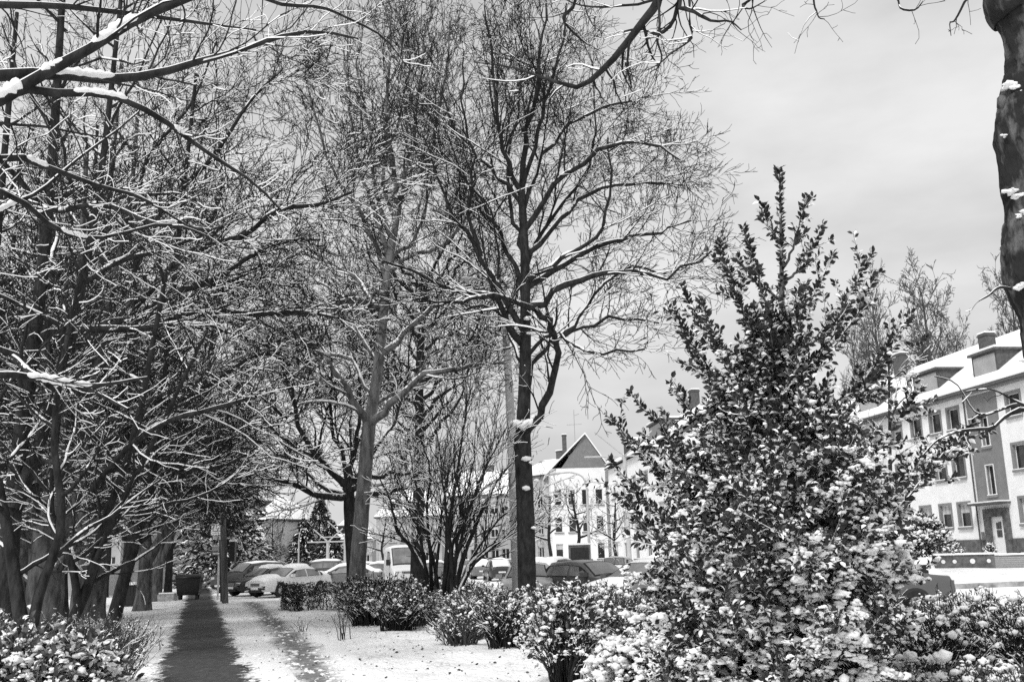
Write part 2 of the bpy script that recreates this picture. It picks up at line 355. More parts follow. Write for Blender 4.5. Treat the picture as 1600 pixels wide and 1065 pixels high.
def strip(name, pts, half, m, z=.01, cross=9, uvs=1.0, step=.5):
    """a strip laid on the terrain along pts (x, y); UV.x = metres from its middle line"""
    p = np.array(pts, float); seg = np.linalg.norm(np.diff(p, axis=0), axis=1); tot = seg.sum(); n = max(2, int(tot / step)); s = np.linspace(0, tot, n); cs = np.concatenate([[0], np.cumsum(seg)])
    c = np.stack([np.interp(s, cs, p[:, 0]), np.interp(s, cs, p[:, 1])], 1); t = nrm(np.gradient(c, axis=0)); nn = np.stack([t[:, 1], -t[:, 0]], 1)
    a = np.linspace(-half, half, cross); V = []; U = []
    for i in range(n):
        for j in range(cross):
            x, y = c[i] + nn[i] * a[j]; V.append((x, y, gz(x, y) + z - (.16 if j in (0, cross - 1) else 0))); U.append((a[j], s[i]))
    i = (np.arange(n - 1)[:, None] * cross + np.arange(cross - 1)[None]).reshape(-1)
    q = np.stack([i, i + 1, i + 1 + cross, i + cross], 1)[:, ::-1]
    mb = MB(); mb.add(V, q); me = mb.mesh(name, m, True); uv = me.uv_layers.new(name='UVMap')
    li = np.empty(len(me.loops), np.int32); me.loops.foreach_get('vertex_index', li); uv.data.foreach_set('uv', np.array(U, np.float32)[li].ravel())
    return tag(link(name, me), kind='structure')
pa = path_mat('trodden_path', .66, 1.5, .06, 1.0, .09)
strip('footpath', [(PX(0), 0), (PX(60), 60), (PX(170), 170)], 1.6, pa, .012, 11, step=.8)
tr = path_mat('wheel_track', .30, 1, .12, .92, .22)
tpts = [gp(520, 1100), gp(497, 1065), gp(470, 1020), gp(440, 985), gp(410, 955), gp(390, 940)]
strip('wheel_track', tpts, 1.15, tr, .006, 9, step=.4)
# the street across, right of the picture, and its far kerb line of slush
k0 = at(1300, 37); k1 = at(1700, 34.5)
rd = path_mat('road_snow', .0, 1, .3, .35, .5)
strip('road', [(k0.x - 6, k0.y - 3.8), (k0.x, k0.y - 4), (k1.x + 20, k1.y - 4)], 3.6, rd, .03, 9, step=1)
kb = mat('kerb_slush', .30, .5, 2.2, .8, .8, 6)
def kerb():
    mb = MB(); n = 40
    for i in range(n):
        f0, f1 = i / n, (i + 1) / n
        a = Vector((k0.x - 6, k0.y, 0)).lerp(Vector((k1.x + 8, k1.y, 0)), f0); b = Vector((k0.x - 6, k0.y, 0)).lerp(Vector((k1.x + 8, k1.y, 0)), f1)
        za, zb = gz(a.x, a.y), gz(b.x, b.y)
        v = [(a.x, a.y - .12, za - .1), (b.x, b.y - .12, zb - .1), (b.x, b.y + .12, zb - .1), (a.x, a.y + .12, za - .1), (a.x, a.y - .1, za + .17), (b.x, b.y - .1, zb + .17), (b.x, b.y + .12, zb + .17), (a.x, a.y + .12, za + .17)]
        mb.add(v, [(0, 3, 2, 1), (4, 5, 6, 7), (0, 1, 5, 4), (1, 2, 6, 5), (2, 3, 7, 6), (3, 0, 4, 7)])
    tag(mb.build('kerb', kb), kind='structure')
kerb()
pv = strip('pavement', [(k0.x - 6, k0.y + 1.6), (k1.x + 8, k1.y + 1.6)], 1.45, snow_ground, .15, 5, step=1)
# ================================================================== THE FOUR TREES IN THE MIDDLE
def tree_A():
    rng = np.random.default_rng(11); D = 28.0; b = at(822, D); mats = bark
    tr = [limb([(826, 985), (824, 930), (821, 800), (816, 680)], D, D, .27, .24), limb([(816, 682), (820, 600), (821, 500), (820, 400), (815, 300)], D, D, .20, .11)]
    tr[0] = (np.vstack([[b.x, b.y, b.z - .3], tr[0][0]]), np.concatenate([[.33], tr[0][1]]))
    l = lambda px, dd, r0, r1=.02: limb(px, D, D + dd, r0, r1, 14, .05, rng)
    ls = [l([(815, 300), (822, 220), (840, 130), (850, 60), (853, -20)], .5, .10),
          l([(816, 310), (792, 250), (775, 190), (770, 100), (757, 10)], -2, .08),
          l([(816, 320), (775, 275), (735, 235), (705, 190), (690, 130)], 2, .07),
          l([(818, 330), (850, 240), (897, 190), (955, 165), (1015, 150)], 2, .07),
          l([(815, 300), (838, 225), (855, 150), (878, 70), (885, 5)], -2, .07),
          l([(820, 360), (870, 285), (945, 235), (1010, 225), (1062, 250)], -2, .08),
          l([(820, 400), (880, 340), (930, 300), (1000, 285), (1068, 290)], 3, .08),
          l([(822, 440), (880, 400), (935, 360), (955, 290), (950, 215)], -1, .08),
          l([(822, 450), (890, 410), (960, 375), (1020, 365), (1080, 345)], 1.5, .08),
          l([(824, 480), (890, 445), (960, 425), (1035, 432), (1112, 392)], -1.5, .09),
          l([(820, 690), (848, 640), (864, 590), (868, 540), (860, 510), (838, 485)], -2.5, .11, .07),
          l([(838, 485), (800, 470), (745, 465), (690, 475), (640, 470)], -2.5, .07),
          l([(826, 600), (838, 560), (868, 530), (905, 512), (960, 500), (1030, 505)], 2, .09),
          l([(868, 535), (900, 510), (940, 450), (985, 420), (1050, 430)], 1, .06),
          l([(822, 520), (785, 465), (752, 400), (715, 345), (690, 290), (660, 210)], 1, .11),
          l([(818, 540), (790, 500), (775, 465), (720, 458), (655, 425), (590, 405)], -2, .10),
          l([(752, 400), (735, 330), (740, 260), (720, 170), (725, 80)], -1, .06),
          l([(818, 460), (790, 380), (745, 300), (690, 240), (640, 190)], 3, .08),
          l([(822, 400), (800, 340), (790, 260), (815, 160), (805, 60)], 3, .07),
          l([(828, 590), (800, 540), (785, 500), (760, 480), (700, 500)], 3, .07),
          l([(822, 420), (850, 350), (905, 290), (930, 210), (925, 110)], 3.5, .07),
          l([(822, 560), (870, 520), (900, 540), (945, 550), (1010, 545)], -3, .05)]
    root = tree_from('bare_tree', b, tr, ls, rng, 'tall bare tree with straight dark trunk and snow patches in front of the pale mast', levels=[
        dict(dens=2.4, lr=.52, ang=42, K=9, t0=.15, up=.015, wander=.13, rr=.5, cover=.8, lmin=.6, lmax=3.0),
        dict(dens=3.5, lr=.55, ang=36, K=7, t0=.12, up=.02, wander=.16, rr=.5, cover=.22, lmin=.35, lmax=1.3),
        dict(dens=3.7, lr=.55, ang=44, K=5, t0=.15, up=.03, wander=.2, rr=.6, cover=.07, lmin=.2, lmax=.7)], mats=bark, rmin=.0088, cover=.55, thick=1.3)
    # snow lodged in the fork and on the burrs of the trunk
    mb = MB(); C = []; r = []
    for (u, v, rr) in [(806, 661, .17), (816, 664, .2), (826, 660, .19), (834, 652, .14), (822, 716, .16), (830, 722, .10), (838, 750, .08), (822, 762, .12), (834, 824, .1), (828, 520, .12), (824, 497, .12)]:
        p = P(u, v, D - .24); C.append(p); r.append(rr)
    for c_, r_ in zip(C, r):
        mb = MB(); blob(mb, np.array([c_]), np.array([r_]), rng, 0, (1, 1, .55), .15); local([mb], b); mb.build('snow_clump', [snow], root, True)
tree_A()
def tree_B():
    rng = np.random.default_rng(12); D = 33.0; b = at(557, D)
    tr = [limb([(557, 975), (558, 900), (566, 790), (577, 660)], D, D, .30, .22), limb([(577, 662), (590, 580), (600, 480), (610, 400), (622, 330)], D, D, .20, .11)]
    tr[0] = (np.vstack([[b.x, b.y, b.z - .3], tr[0][0]]), np.concatenate([[.36], tr[0][1]]))
    l = lambda px, dd, r0, r1=.02: limb(px, D, D + dd, r0, r1, 14, .05, rng)
    ls = [l([(622, 332), (634, 270), (646, 220), (655, 140), (668, 30)], 1, .10),
          l([(622, 335), (610, 250), (602, 150), (612, 40), (608, -20)], -1, .09),
          l([(576, 665), (556, 632), (528, 590), (500, 548), (470, 528), (438, 500)], -2, .13),
          l([(578, 665), (605, 640), (650, 592), (700, 578), (745, 572), (792, 568)], -3, .12),
          l([(583, 640), (620, 610), (665, 600), (720, 575)], 2, .07),
          l([(594, 560), (625, 530), (665, 490), (700, 465), (735, 430), (770, 420)], 1, .11),
          l([(608, 410), (588, 340), (565, 270), (550, 180), (538, 70)], 1, .09),
          l([(604, 440), (570, 350), (540, 300), (505, 230), (480, 130)], -2, .08),
          l([(615, 380), (585, 290), (575, 200), (560, 110), (570, 10)], 3, .08),
          l([(628, 300), (668, 250), (690, 150), (705, 30)], -2, .08),
          l([(600, 480), (545, 470), (485, 490), (430, 492), (380, 500)], -3, .09),
          l([(605, 430), (640, 400), (700, 380), (730, 330), (735, 260)], -2, .07),
          l([(612, 400), (650, 370), (670, 300), (665, 220), (690, 100)], 3, .07),
          l([(598, 500), (560, 440), (510, 410), (460, 395), (400, 400)], 2, .08),
          l([(590, 570), (560, 520), (540, 470), (500, 440), (470, 420)], 2, .07),
          l([(586, 620), (540, 560), (500, 560), (450, 580), (410, 575)], 3, .06),
          l([(620, 350), (600, 280), (625, 180), (640, 90), (632, 0)], 2, .07)]
    tree_from('bare_tree', b, tr, ls, rng, 'leaning tree with pale bark, forking under a snowy crotch left of the multi-stemmed bush', levels=[
        dict(dens=2.2, lr=.52, ang=40, K=9, t0=.15, up=.02, wander=.13, rr=.5, cover=.8, lmin=.6, lmax=2.8),
        dict(dens=3.2, lr=.55, ang=36, K=7, t0=.12, up=.03, wander=.16, rr=.5, cover=.22, lmin=.35, lmax=1.4),
        dict(dens=3.5, lr=.55, ang=42, K=5, t0=.15, up=.03, wander=.2, rr=.6, cover=.07, lmin=.2, lmax=.8)], mats=bark_light, twmat=twig, rmin=.0092, cover=.6, thick=1.4)
tree_B()
def tree_C():
    rng = np.random.default_rng(13); D = 39.0; b = at(553, D)
    tr = [limb([(553, 960), (551, 880), (547, 820), (545, 768)], D, D, .26, .21)]
    tr[0] = (np.vstack([[b.x, b.y, b.z - .3], tr[0][0]]), np.concatenate([[.33], tr[0][1]]))
    l = lambda px, dd, r0, r1=.02: limb(px, D, D + dd, r0, r1, 14, .05, rng)
    ls = [l([(545, 770), (515, 735), (485, 700), (462, 650), (448, 600), (428, 545), (405, 490)], -1, .15),
          l([(545, 776), (500, 775), (455, 758), (410, 745), (345, 738)], -3, .11), l([(545, 775), (510, 765), (470, 730), (420, 700), (370, 660)], 2, .08),
          l([(546, 772), (572, 752), (620, 742), (690, 735)], -2, .10), l([(548, 785), (585, 772), (640, 764), (705, 752)], 2, .10),
          l([(545, 770), (552, 710), (565, 650), (560, 580), (540, 500)], 2, .12), l([(546, 768), (530, 700), (515, 640), (520, 560), (500, 480)], 1, .1),
          l([(500, 720), (450, 690), (400, 640), (370, 590), (350, 540)], 2, .07), l([(548, 768), (585, 700), (620, 650), (640, 560), (650, 480)], 3, .09), l([(462, 650), (430, 640), (390, 600), (340, 590)], -2, .06)]
    tree_from('bare_tree', b, tr, ls, rng, 'low spreading tree with dark trunk right behind the leaning pale trunk', levels=[
        dict(dens=2.8, lr=.5, ang=48, K=8, t0=.15, up=.08, wander=.16, rr=.5, cover=.9, lmin=.6, lmax=2.8),
        dict(dens=4.2, lr=.5, ang=44, K=6, t0=.12, up=.05, wander=.2, rr=.5, cover=.5, lmin=.35, lmax=1.4),
        dict(dens=4.6, lr=.58, ang=44, K=4, t0=.15, up=.05, wander=.22, rr=.6, cover=.32, lmin=.25, lmax=.8)], mats=bark, rmin=.011, cover=.9, thick=1.5)
tree_C()
def tree_D():
    rng = np.random.default_rng(14); D = 46.0; b = at(650, D)
    tr = [limb([(650, 930), (653, 800), (656, 690), (655, 600), (660, 500), (668, 430)], D, D, .30, .12)]
    tr[0] = (np.vstack([[b.x, b.y, b.z - .3], tr[0][0]]), np.concatenate([[.4], tr[0][1]])); q = tr[0][0]
    l = lambda px, dd, r0, r1=.02: limb(px, D, D + dd, r0, r1, 14, .08, rng)
    ls = []
    for i in range(22):
        v0 = 720 - i * 13; u0 = 655 + (i > 12) * 4; sg = 1 if i % 2 else -1; W = 120 - abs(i - 9) * 4
        ls.append(l([(u0, v0), (u0 + sg * W * .35, v0 - 40), (u0 + sg * W * .7, v0 - 85), (u0 + sg * W, v0 - 150)], rng.uniform(-5, 5), .09))
    tree_from('bare_tree', b, tr, ls, rng, 'slim dark tree with snow flecked trunk behind the multi-stemmed bush', levels=[
        dict(dens=2.2, lr=.5, ang=46, K=7, t0=.15, up=.05, wander=.16, rr=.5, cover=.9, lmin=.6, lmax=2.8),
        dict(dens=3.4, lr=.5, ang=46, K=5, t0=.12, up=.05, wander=.2, rr=.5, cover=.5, lmin=.35, lmax=1.4),
        dict(dens=3.8, lr=.58, ang=44, K=4, t0=.15, up=.05, wander=.22, rr=.6, cover=.32, lmin=.25, lmax=.8)], mats=bark, rmin=.012, cover=.9, thick=1.5)
tree_D()
# ================================================================== TREES OF THE LEFT ROW
def auto_limbs(trunks, rng, n, Lm, ang=50, up=.03, t0=.25, wander=.1, spread=1.0, K=14, rr=.5, rmax=.12, droop=-.0):
    Ls = []
    for (Q, Rr) in trunks:
        Kq = len(Q)
        for i in range(n):
            t = t0 + (1 - t0) * (i + rng.random()) / n; x = t * (Kq - 1); j = min(int(x), Kq - 2); p = Q[j] + (Q[j + 1] - Q[j]) * (x - j); r = np.interp(x, range(Kq), Rr)
            a = i * 2.4 + rng.random() * .8; e = R_(90 - ang * (.8 + .5 * rng.random())); d = np.array((math.cos(a) * math.cos(e), math.sin(a) * math.cos(e), math.sin(e)))
            Lc = Lm * (1.15 - .6 * t) * (.75 + .5 * rng.random()); C = [p]
            for k in range(K - 1):
                d = nrm(d + rng.normal(size=3) * wander + np.array((0, 0, up))); C.append(C[-1] + d * Lc / (K - 1))
            r0 = min(rmax, r * rr * (.8 + .5 * rng.random())); Ls.append((np.array(C), np.linspace(r0, r0 * .2, K)))
    return Ls
def tv(b, *pts):      # trunk from metres relative to the base: (dx, dy, z)
    Q = spline([np.array(b) + np.array(p) for p in pts], 14); return Q
LEV = [dict(dens=2.9, lr=.55, ang=38, K=9, t0=.12, up=.005, wander=.15, rr=.42, lmin=.5, lmax=3.0),
       dict(dens=4.2, cover=.3, lr=.55, ang=38, K=6, t0=.1, up=.02, wander=.19, rr=.55, lmin=.3, lmax=1.2),
       dict(dens=4.4, cover=.18, lr=.58, ang=38, K=4, t0=.15, up=.02, wander=.22, rr=.6, lmin=.2, lmax=.7)]
def gen_tree(name, b, stems, radii, rng, label, n=12, Lm=4.2, extra=(), group=None, mats=None, rmin=.009, cover=.5, ang=52, t0=.3, lev=LEV, rlimb=.12, **kw):
    tr = [(tv(b, *s), np.linspace(r[0], r[1], 14)) for s, r in zip(stems, radii)]
    ls = auto_limbs(tr, rng, n, Lm, ang, t0=t0, rmax=rlimb) + list(extra)
    return tree_from(name, b, tr, ls, rng, label, group, lev, mats or bark, rmin, cover, 1.5, **kw)
GR = 'bare trees in the row left of the footpath'
rng = np.random.default_rng(21)
B = lambda u, D: (lambda q: (q.x, q.y, q.z - .15))(at(u, D))
# 1 dark forked stem at the very left
b = B(62, 17)
gen_tree('bare_tree', b, [[(0, 0, 0), (-.35, 0, .9), (-.75, .2, 2.2), (-1.3, .3, 4.2), (-1.6, .4, 7.5)], [(-.2, 0, .5), (-.15, .1, 1.4), (.1, .2, 2.6), (-.2, .3, 4.4), (.2, .2, 7.5)]], [(.14, .06), (.10, .04)], rng, 'dark forked tree rising out of the snowy bush at the left edge', 8, 3.0, group=GR, rmin=.0055, t0=.35, rlimb=.035,
         extra=[limb([(20, 560), (60, 590), (130, 606), (200, 640)], 17, 15, .05, .02), limb([(5, 300), (80, 330), (160, 320), (240, 350), (330, 360)], 17, 14, .05, .02)])
# 2 thick pollard
b = B(68, 23)
gen_tree('bare_tree', b, [[(0, 0, 0), (-.05, 0, 1.5), (.0, 0, 2.75)], [(-.25, 0, 2.5), (-.6, .2, 3.6), (-.5, .2, 6), (-.9, 0, 11)], [(-.1, 0, 2.6), (0, 0, 4.5), (.1, .3, 7), (.2, 0, 12)], [(.2, 0, 2.5), (.55, -.1, 3.4), (.75, 0, 6), (1.4, 0, 11)], [(.1, -.2, 2.6), (.3, -.4, 4.5), (.2, -.6, 8.5)]], [(.42, .39), (.16, .06), (.2, .05), (.16, .05), (.11, .05)], rng, 'thick pollarded tree with a knotted grey trunk in the left row', 8, 3.8, group=GR, mats=bark_mid, rmin=.0075, knots=3, t0=.3, rlimb=.05)
# 3 low multi-stem leaning right
b = B(92, 19)
gen_tree('bare_tree', b, [[(0, 0, 0), (.15, 0, .7), (.45, .1, 1.6), (.7, 0, 2.7), (1.1, .1, 4.2), (1.5, .3, 7.5)], [(.3, 0, 1.1), (.15, -.1, 1.9), (-.25, -.2, 2.9), (-.3, 0, 5)], [(.45, 0, 1.5), (.9, -.2, 2.6), (1.6, -.3, 4.0), (2.6, -.4, 6.2)]], [(.13, .045), (.085, .035), (.075, .03)], rng, 'crooked dark tree with snow along its leaning stems beside the thick pollard', 8, 2.8, group=GR, rmin=.006, t0=.3, rlimb=.035,
         extra=[limb([(140, 770), (200, 700), (260, 660), (330, 640), (400, 620)], 19, 16, .05, .02)])
b = B(124, 30)
gen_tree('bare_tree', b, [[(0, 0, 0), (0, 0, 3), (-.1, 0, 8), (.2, 0, 18)]], [(.32, .06)], rng, 'straight grey trunk tree directly right of the crooked dark stems', 22, 4.6, group=GR, mats=bark_mid, rmin=.010)
b = B(150, 33)
gen_tree('bare_tree', b, [[(0, 0, 0), (.05, 0, 3), (.2, 0, 8), (.4, 0, 18)]], [(.28, .06)], rng, 'straight grey tree just left of the tree leaning over the path', 22, 4.6, group=GR, mats=bark_mid, rmin=.010)
# 6 leaning right
b = B(172, 27)
gen_tree('bare_tree', b, [[(0, 0, 0), (.25, 0, 1.3), (.6, 0, 2.7), (.95, 0, 4.6), (1.2, 0, 9), (1.6, 0, 16)]], [(.2, .05)], rng, 'slim dark tree leaning right above the twiggy brown shrub', 14, 4.2, group=GR, rmin=.009,
         extra=[limb([(208, 520), (260, 500), (330, 488), (400, 492), (470, 488), (530, 497)], 27, 24, .10, .02), limb([(212, 500), (270, 460), (330, 440), (385, 405), (440, 380), (500, 375)], 27, 26, .10, .02),
                limb([(212, 480), (290, 400), (380, 370), (430, 330), (500, 320), (550, 300)], 27, 23, .09, .02), limb([(205, 700), (260, 640), (330, 600), (400, 555), (440, 560)], 27, 25, .08, .02), limb([(200, 800), (250, 770), (300, 735), (350, 728), (400, 700)], 27, 25, .07, .02),
                limb([(212, 420), (260, 320), (330, 250), (390, 160), (440, 110)], 27, 25, .08, .02), limb([(212, 350), (230, 250), (300, 160), (340, 60)], 27, 27, .07, .02)])
b = B(222, 40)
gen_tree('bare_tree', b, [[(0, 0, 0), (.05, 0, 2.0), (-.1, 0, 4), (-.3, 0, 8), (-.1, 0, 13)], [(.05, 0, 1.9), (.5, 0, 2.7), (1.2, 0, 4.2), (1.9, 0, 7), (2.4, 0, 12)], [(0, 0, 2), (-.5, .3, 3), (-1.1, .4, 5), (-1.4, 0, 9)]], [(.34, .06), (.23, .05), (.15, .05)], rng, 'big tree forking low with white snow in the fork near the cabinet', 10, 4.6, group=GR, mats=bark_mid, rmin=.011, knots=2)
b = B(243, 50)
gen_tree('bare_tree', b, [[(0, 0, 0), (.1, 0, 3), (.3, 0, 7), (.4, 0, 13)], [(.05, 0, 1.6), (.7, 0, 3.4), (1.6, 0, 6), (2.2, 0, 11)]], [(.3, .06), (.2, .05)], rng, 'two-stemmed tree behind the granite blocks', 12, 4.6, group=GR, mats=bark_mid, rmin=.013)
V1 = gen_tree('bare_tree', B(262, 62), [[(0, 0, 0), (0, .1, 3), (.1, 0, 7), (0, 0, 13)]], [(.25, .06)], rng, 'slender tree left of the black wheeled bin, third last before the path narrows', 20, 5, group=GR, rmin=.015)
V2 = gen_tree('bare_tree', (0, 0, 0), [[(0, 0, 0), (.2, .1, 3), (.4, 0, 8), (.3, 0, 15)], [(.1, 0, 2.5), (-.4, .1, 4), (-1.2, 0, 7), (-1.6, 0, 13)]], [(.3, .06), (.2, .06)], rng, '', 14, 5.2, group=GR, rmin=.013, mats=bark_mid)
V0 = gen_tree('bare_tree', B(5, 20), [[(0, 0, 0), (-.1, .1, 3), (.2, 0, 9), (.1, 0, 17)], [(0, 0, 3), (.5, .1, 5), (1.2, 0, 9), (1.5, 0, 15)]], [(.24, .05), (.15, .04)], rng, 'tall forking tree at the left edge between the dark forked tree and the pollard', 15, 4.2, group=GR, rmin=.0065)
def put(src, b, rz, s, label, group=None):
    c = copy_tree(src); c.location = b; c.rotation_euler = (0, 0, rz); c.scale = (s, s, s); c['label'] = label
    if group: c['group'] = group
    return c
V2.location = B(20, 31); V2.rotation_euler = (0, 0, 1.0); V2['label'] = 'tall twin-stemmed tree rising behind the dark forked tree at the left edge'
for (src, u, D, rz, s, lab) in [
        (V1, 300, 150, 2.2, 1.3, 'faint tree crown beyond the end of the footpath'),
        (V0, -60, 25, 2.1, 1.0, 'tall tree whose crown enters from beyond the left edge behind all others there'),
        (V0, 95, 36, .5, 1.1, 'bare tree standing behind the thick knotted pollard'),
        (V0, -20, 40, 3.3, 1.15, 'far bare tree glimpsed between stems at the extreme left edge'),
        (V0, 190, 46, 4.4, 1.0, 'twin-stemmed tree behind the snow-capped dark cabinet'),
        (V1, 160, 58, 5.0, 1.15, 'bare tree behind the grey garden wall at left'),
        (V2, 60, 56, .4, 1.0, 'twin-stemmed tree far behind the pollard near the garden wall'),
        (V1, 278, 78, 2.0, 1.1, 'slender tree just behind the black wheeled bin'),
        (V2, 284, 96, 5.5, 1.0, 'distant twin-stemmed tree on the left where the path fades'),
        (V1, 292, 120, 1.2, 1.2, 'last small tree of the row at the end of the path'),
        (V2, 240, 84, 3.1, 1.15, 'far crown filling the gap between the big forked tree and the bin')]:
    put(src, B(u, D), rz, s, lab, GR)
# trees on the right side of the path, far off, whose twigs hang behind the wooden pole
put(V1, B(345, 92), .3, .8, 'snowy bare tree behind the poster board', 'bare street trees by the car park')
put(V1, B(424, 84), 4.3, .42, 'small bare tree just right of the poster board', 'bare street trees by the car park')
# ------------------------------------------------------------------ near tree beyond the left edge, its boughs cross the upper left corner
def near_left():
    rng = np.random.default_rng(31); b = np.array((-6.4, 6.0, 0))
    tr = [(tv(b, (0, 0, -.1), (.1, 0, 2), (.2, .1, 4), (0, .2, 8)), np.linspace(.26, .1, 14))]
    a = lambda px, D0, D1, r0, r1: limb(px, D0, D1, r0, r1, 16)
    s1 = P(-40, 170, 6.3); top = np.array((-6.25, 6.1, 3.2))
    ls = [a([(-420, 330), (-200, 235), (-20, 168), (50, 128), (140, 78), (220, 30), (320, -12)], 6.1, 6.9, .062, .034),
          a([(-420, 250), (-200, 150), (-20, 122), (80, 118), (160, 126), (240, 118), (310, 98), (380, 78), (440, 58), (500, 50), (560, 62)], 6.1, 8.2, .058, .010),
          a([(-420, 300), (-200, 260), (0, 150), (90, 148), (170, 150), (240, 180), (290, 215), (340, 250), (395, 285), (440, 330)], 6.1, 7.6, .04, .008),
          a([(-420, 700), (-200, 620), (-10, 588), (50, 592), (120, 604), (175, 600), (230, 590)], 6.1, 7.4, .035, .008),
          a([(-420, 520), (-200, 330), (0, 250), (70, 262), (150, 290), (220, 310), (290, 352)], 6.1, 8.2, .035, .008),
          a([(-420, 100), (-150, 20), (60, 10), (180, 20), (300, 35), (400, 48)], 6.1, 8.4, .04, .008),
          a([(250, 5), (350, -20), (440, 8), (500, 12), (545, 30), (600, 60), (640, 110)], 7, 8.6, .02, .005),
          a([(-420, 420), (-150, 330), (0, 300), (90, 360), (160, 372), (260, 350), (330, 372)], 6.1, 8.8, .03, .007),
          a([(-420, 600), (-150, 420), (0, 330), (60, 300), (120, 250), (200, 190), (260, 130)], 6.3, 9, .03, .007)]
    ls = [(q, r * .72) for q, r in ls]
    root = tree_from('bare_tree', b, tr, ls, rng, 'nearby tree beyond the left edge whose snow-laden boughs cross the upper left corner', levels=[
        dict(dens=3.4, lr=.3, ang=48, K=8, t0=.25, up=.02, wander=.16, rr=.42, cover=.3, lmin=.25, lmax=1.1, cap=340),
        dict(dens=3.2, lr=.5, ang=48, K=6, t0=.1, up=.02, wander=.2, rr=.55, cover=.5, lmin=.15, lmax=.7),
        dict(dens=3.4, lr=.5, ang=46, K=5, t0=.15, up=.04, wander=.22, rr=.6, cover=.25, lmin=.06, lmax=.3)], mats=bark, rmin=.0028, cover=.42, thick=1.5, group=None, ridge=0)
    for (k, t0, t1, am) in [(0, .30, .47, 1.5), (0, .52, .60, 1.1), (0, .66, .84, 1.5), (1, .27, .44, 1.5), (2, .35, .5, 1.2), (3, .45, .75, 1.7), (4, .4, .52, 1.2), (7, .5, .62, 1.3), (8, .3, .4, 1.2), (2, .62, .66, 1.4)]:
        Q, Rr = ls[k]; K = len(Q); s_ = np.linspace(t0, t1, 20) * (K - 1); C = np.stack([np.interp(s_, np.arange(K), Q[:, i]) for i in range(3)], 1); r = np.interp(s_, np.arange(K), Rr)
        prof = np.clip(np.minimum(np.linspace(0, 1, 20), np.linspace(1, 0, 20)) * 6, .1, 1) * (.75 + .5 * rng.random(20)); rr = (r * .6 + .011) * prof * am; C[:, 2] += r * .6 + rr * .45
        m = MB(); tubes(m, C[None], rr[None], 10, 0); local([m], b); m.build('snow_ridge', [snow], root, True)
near_left()
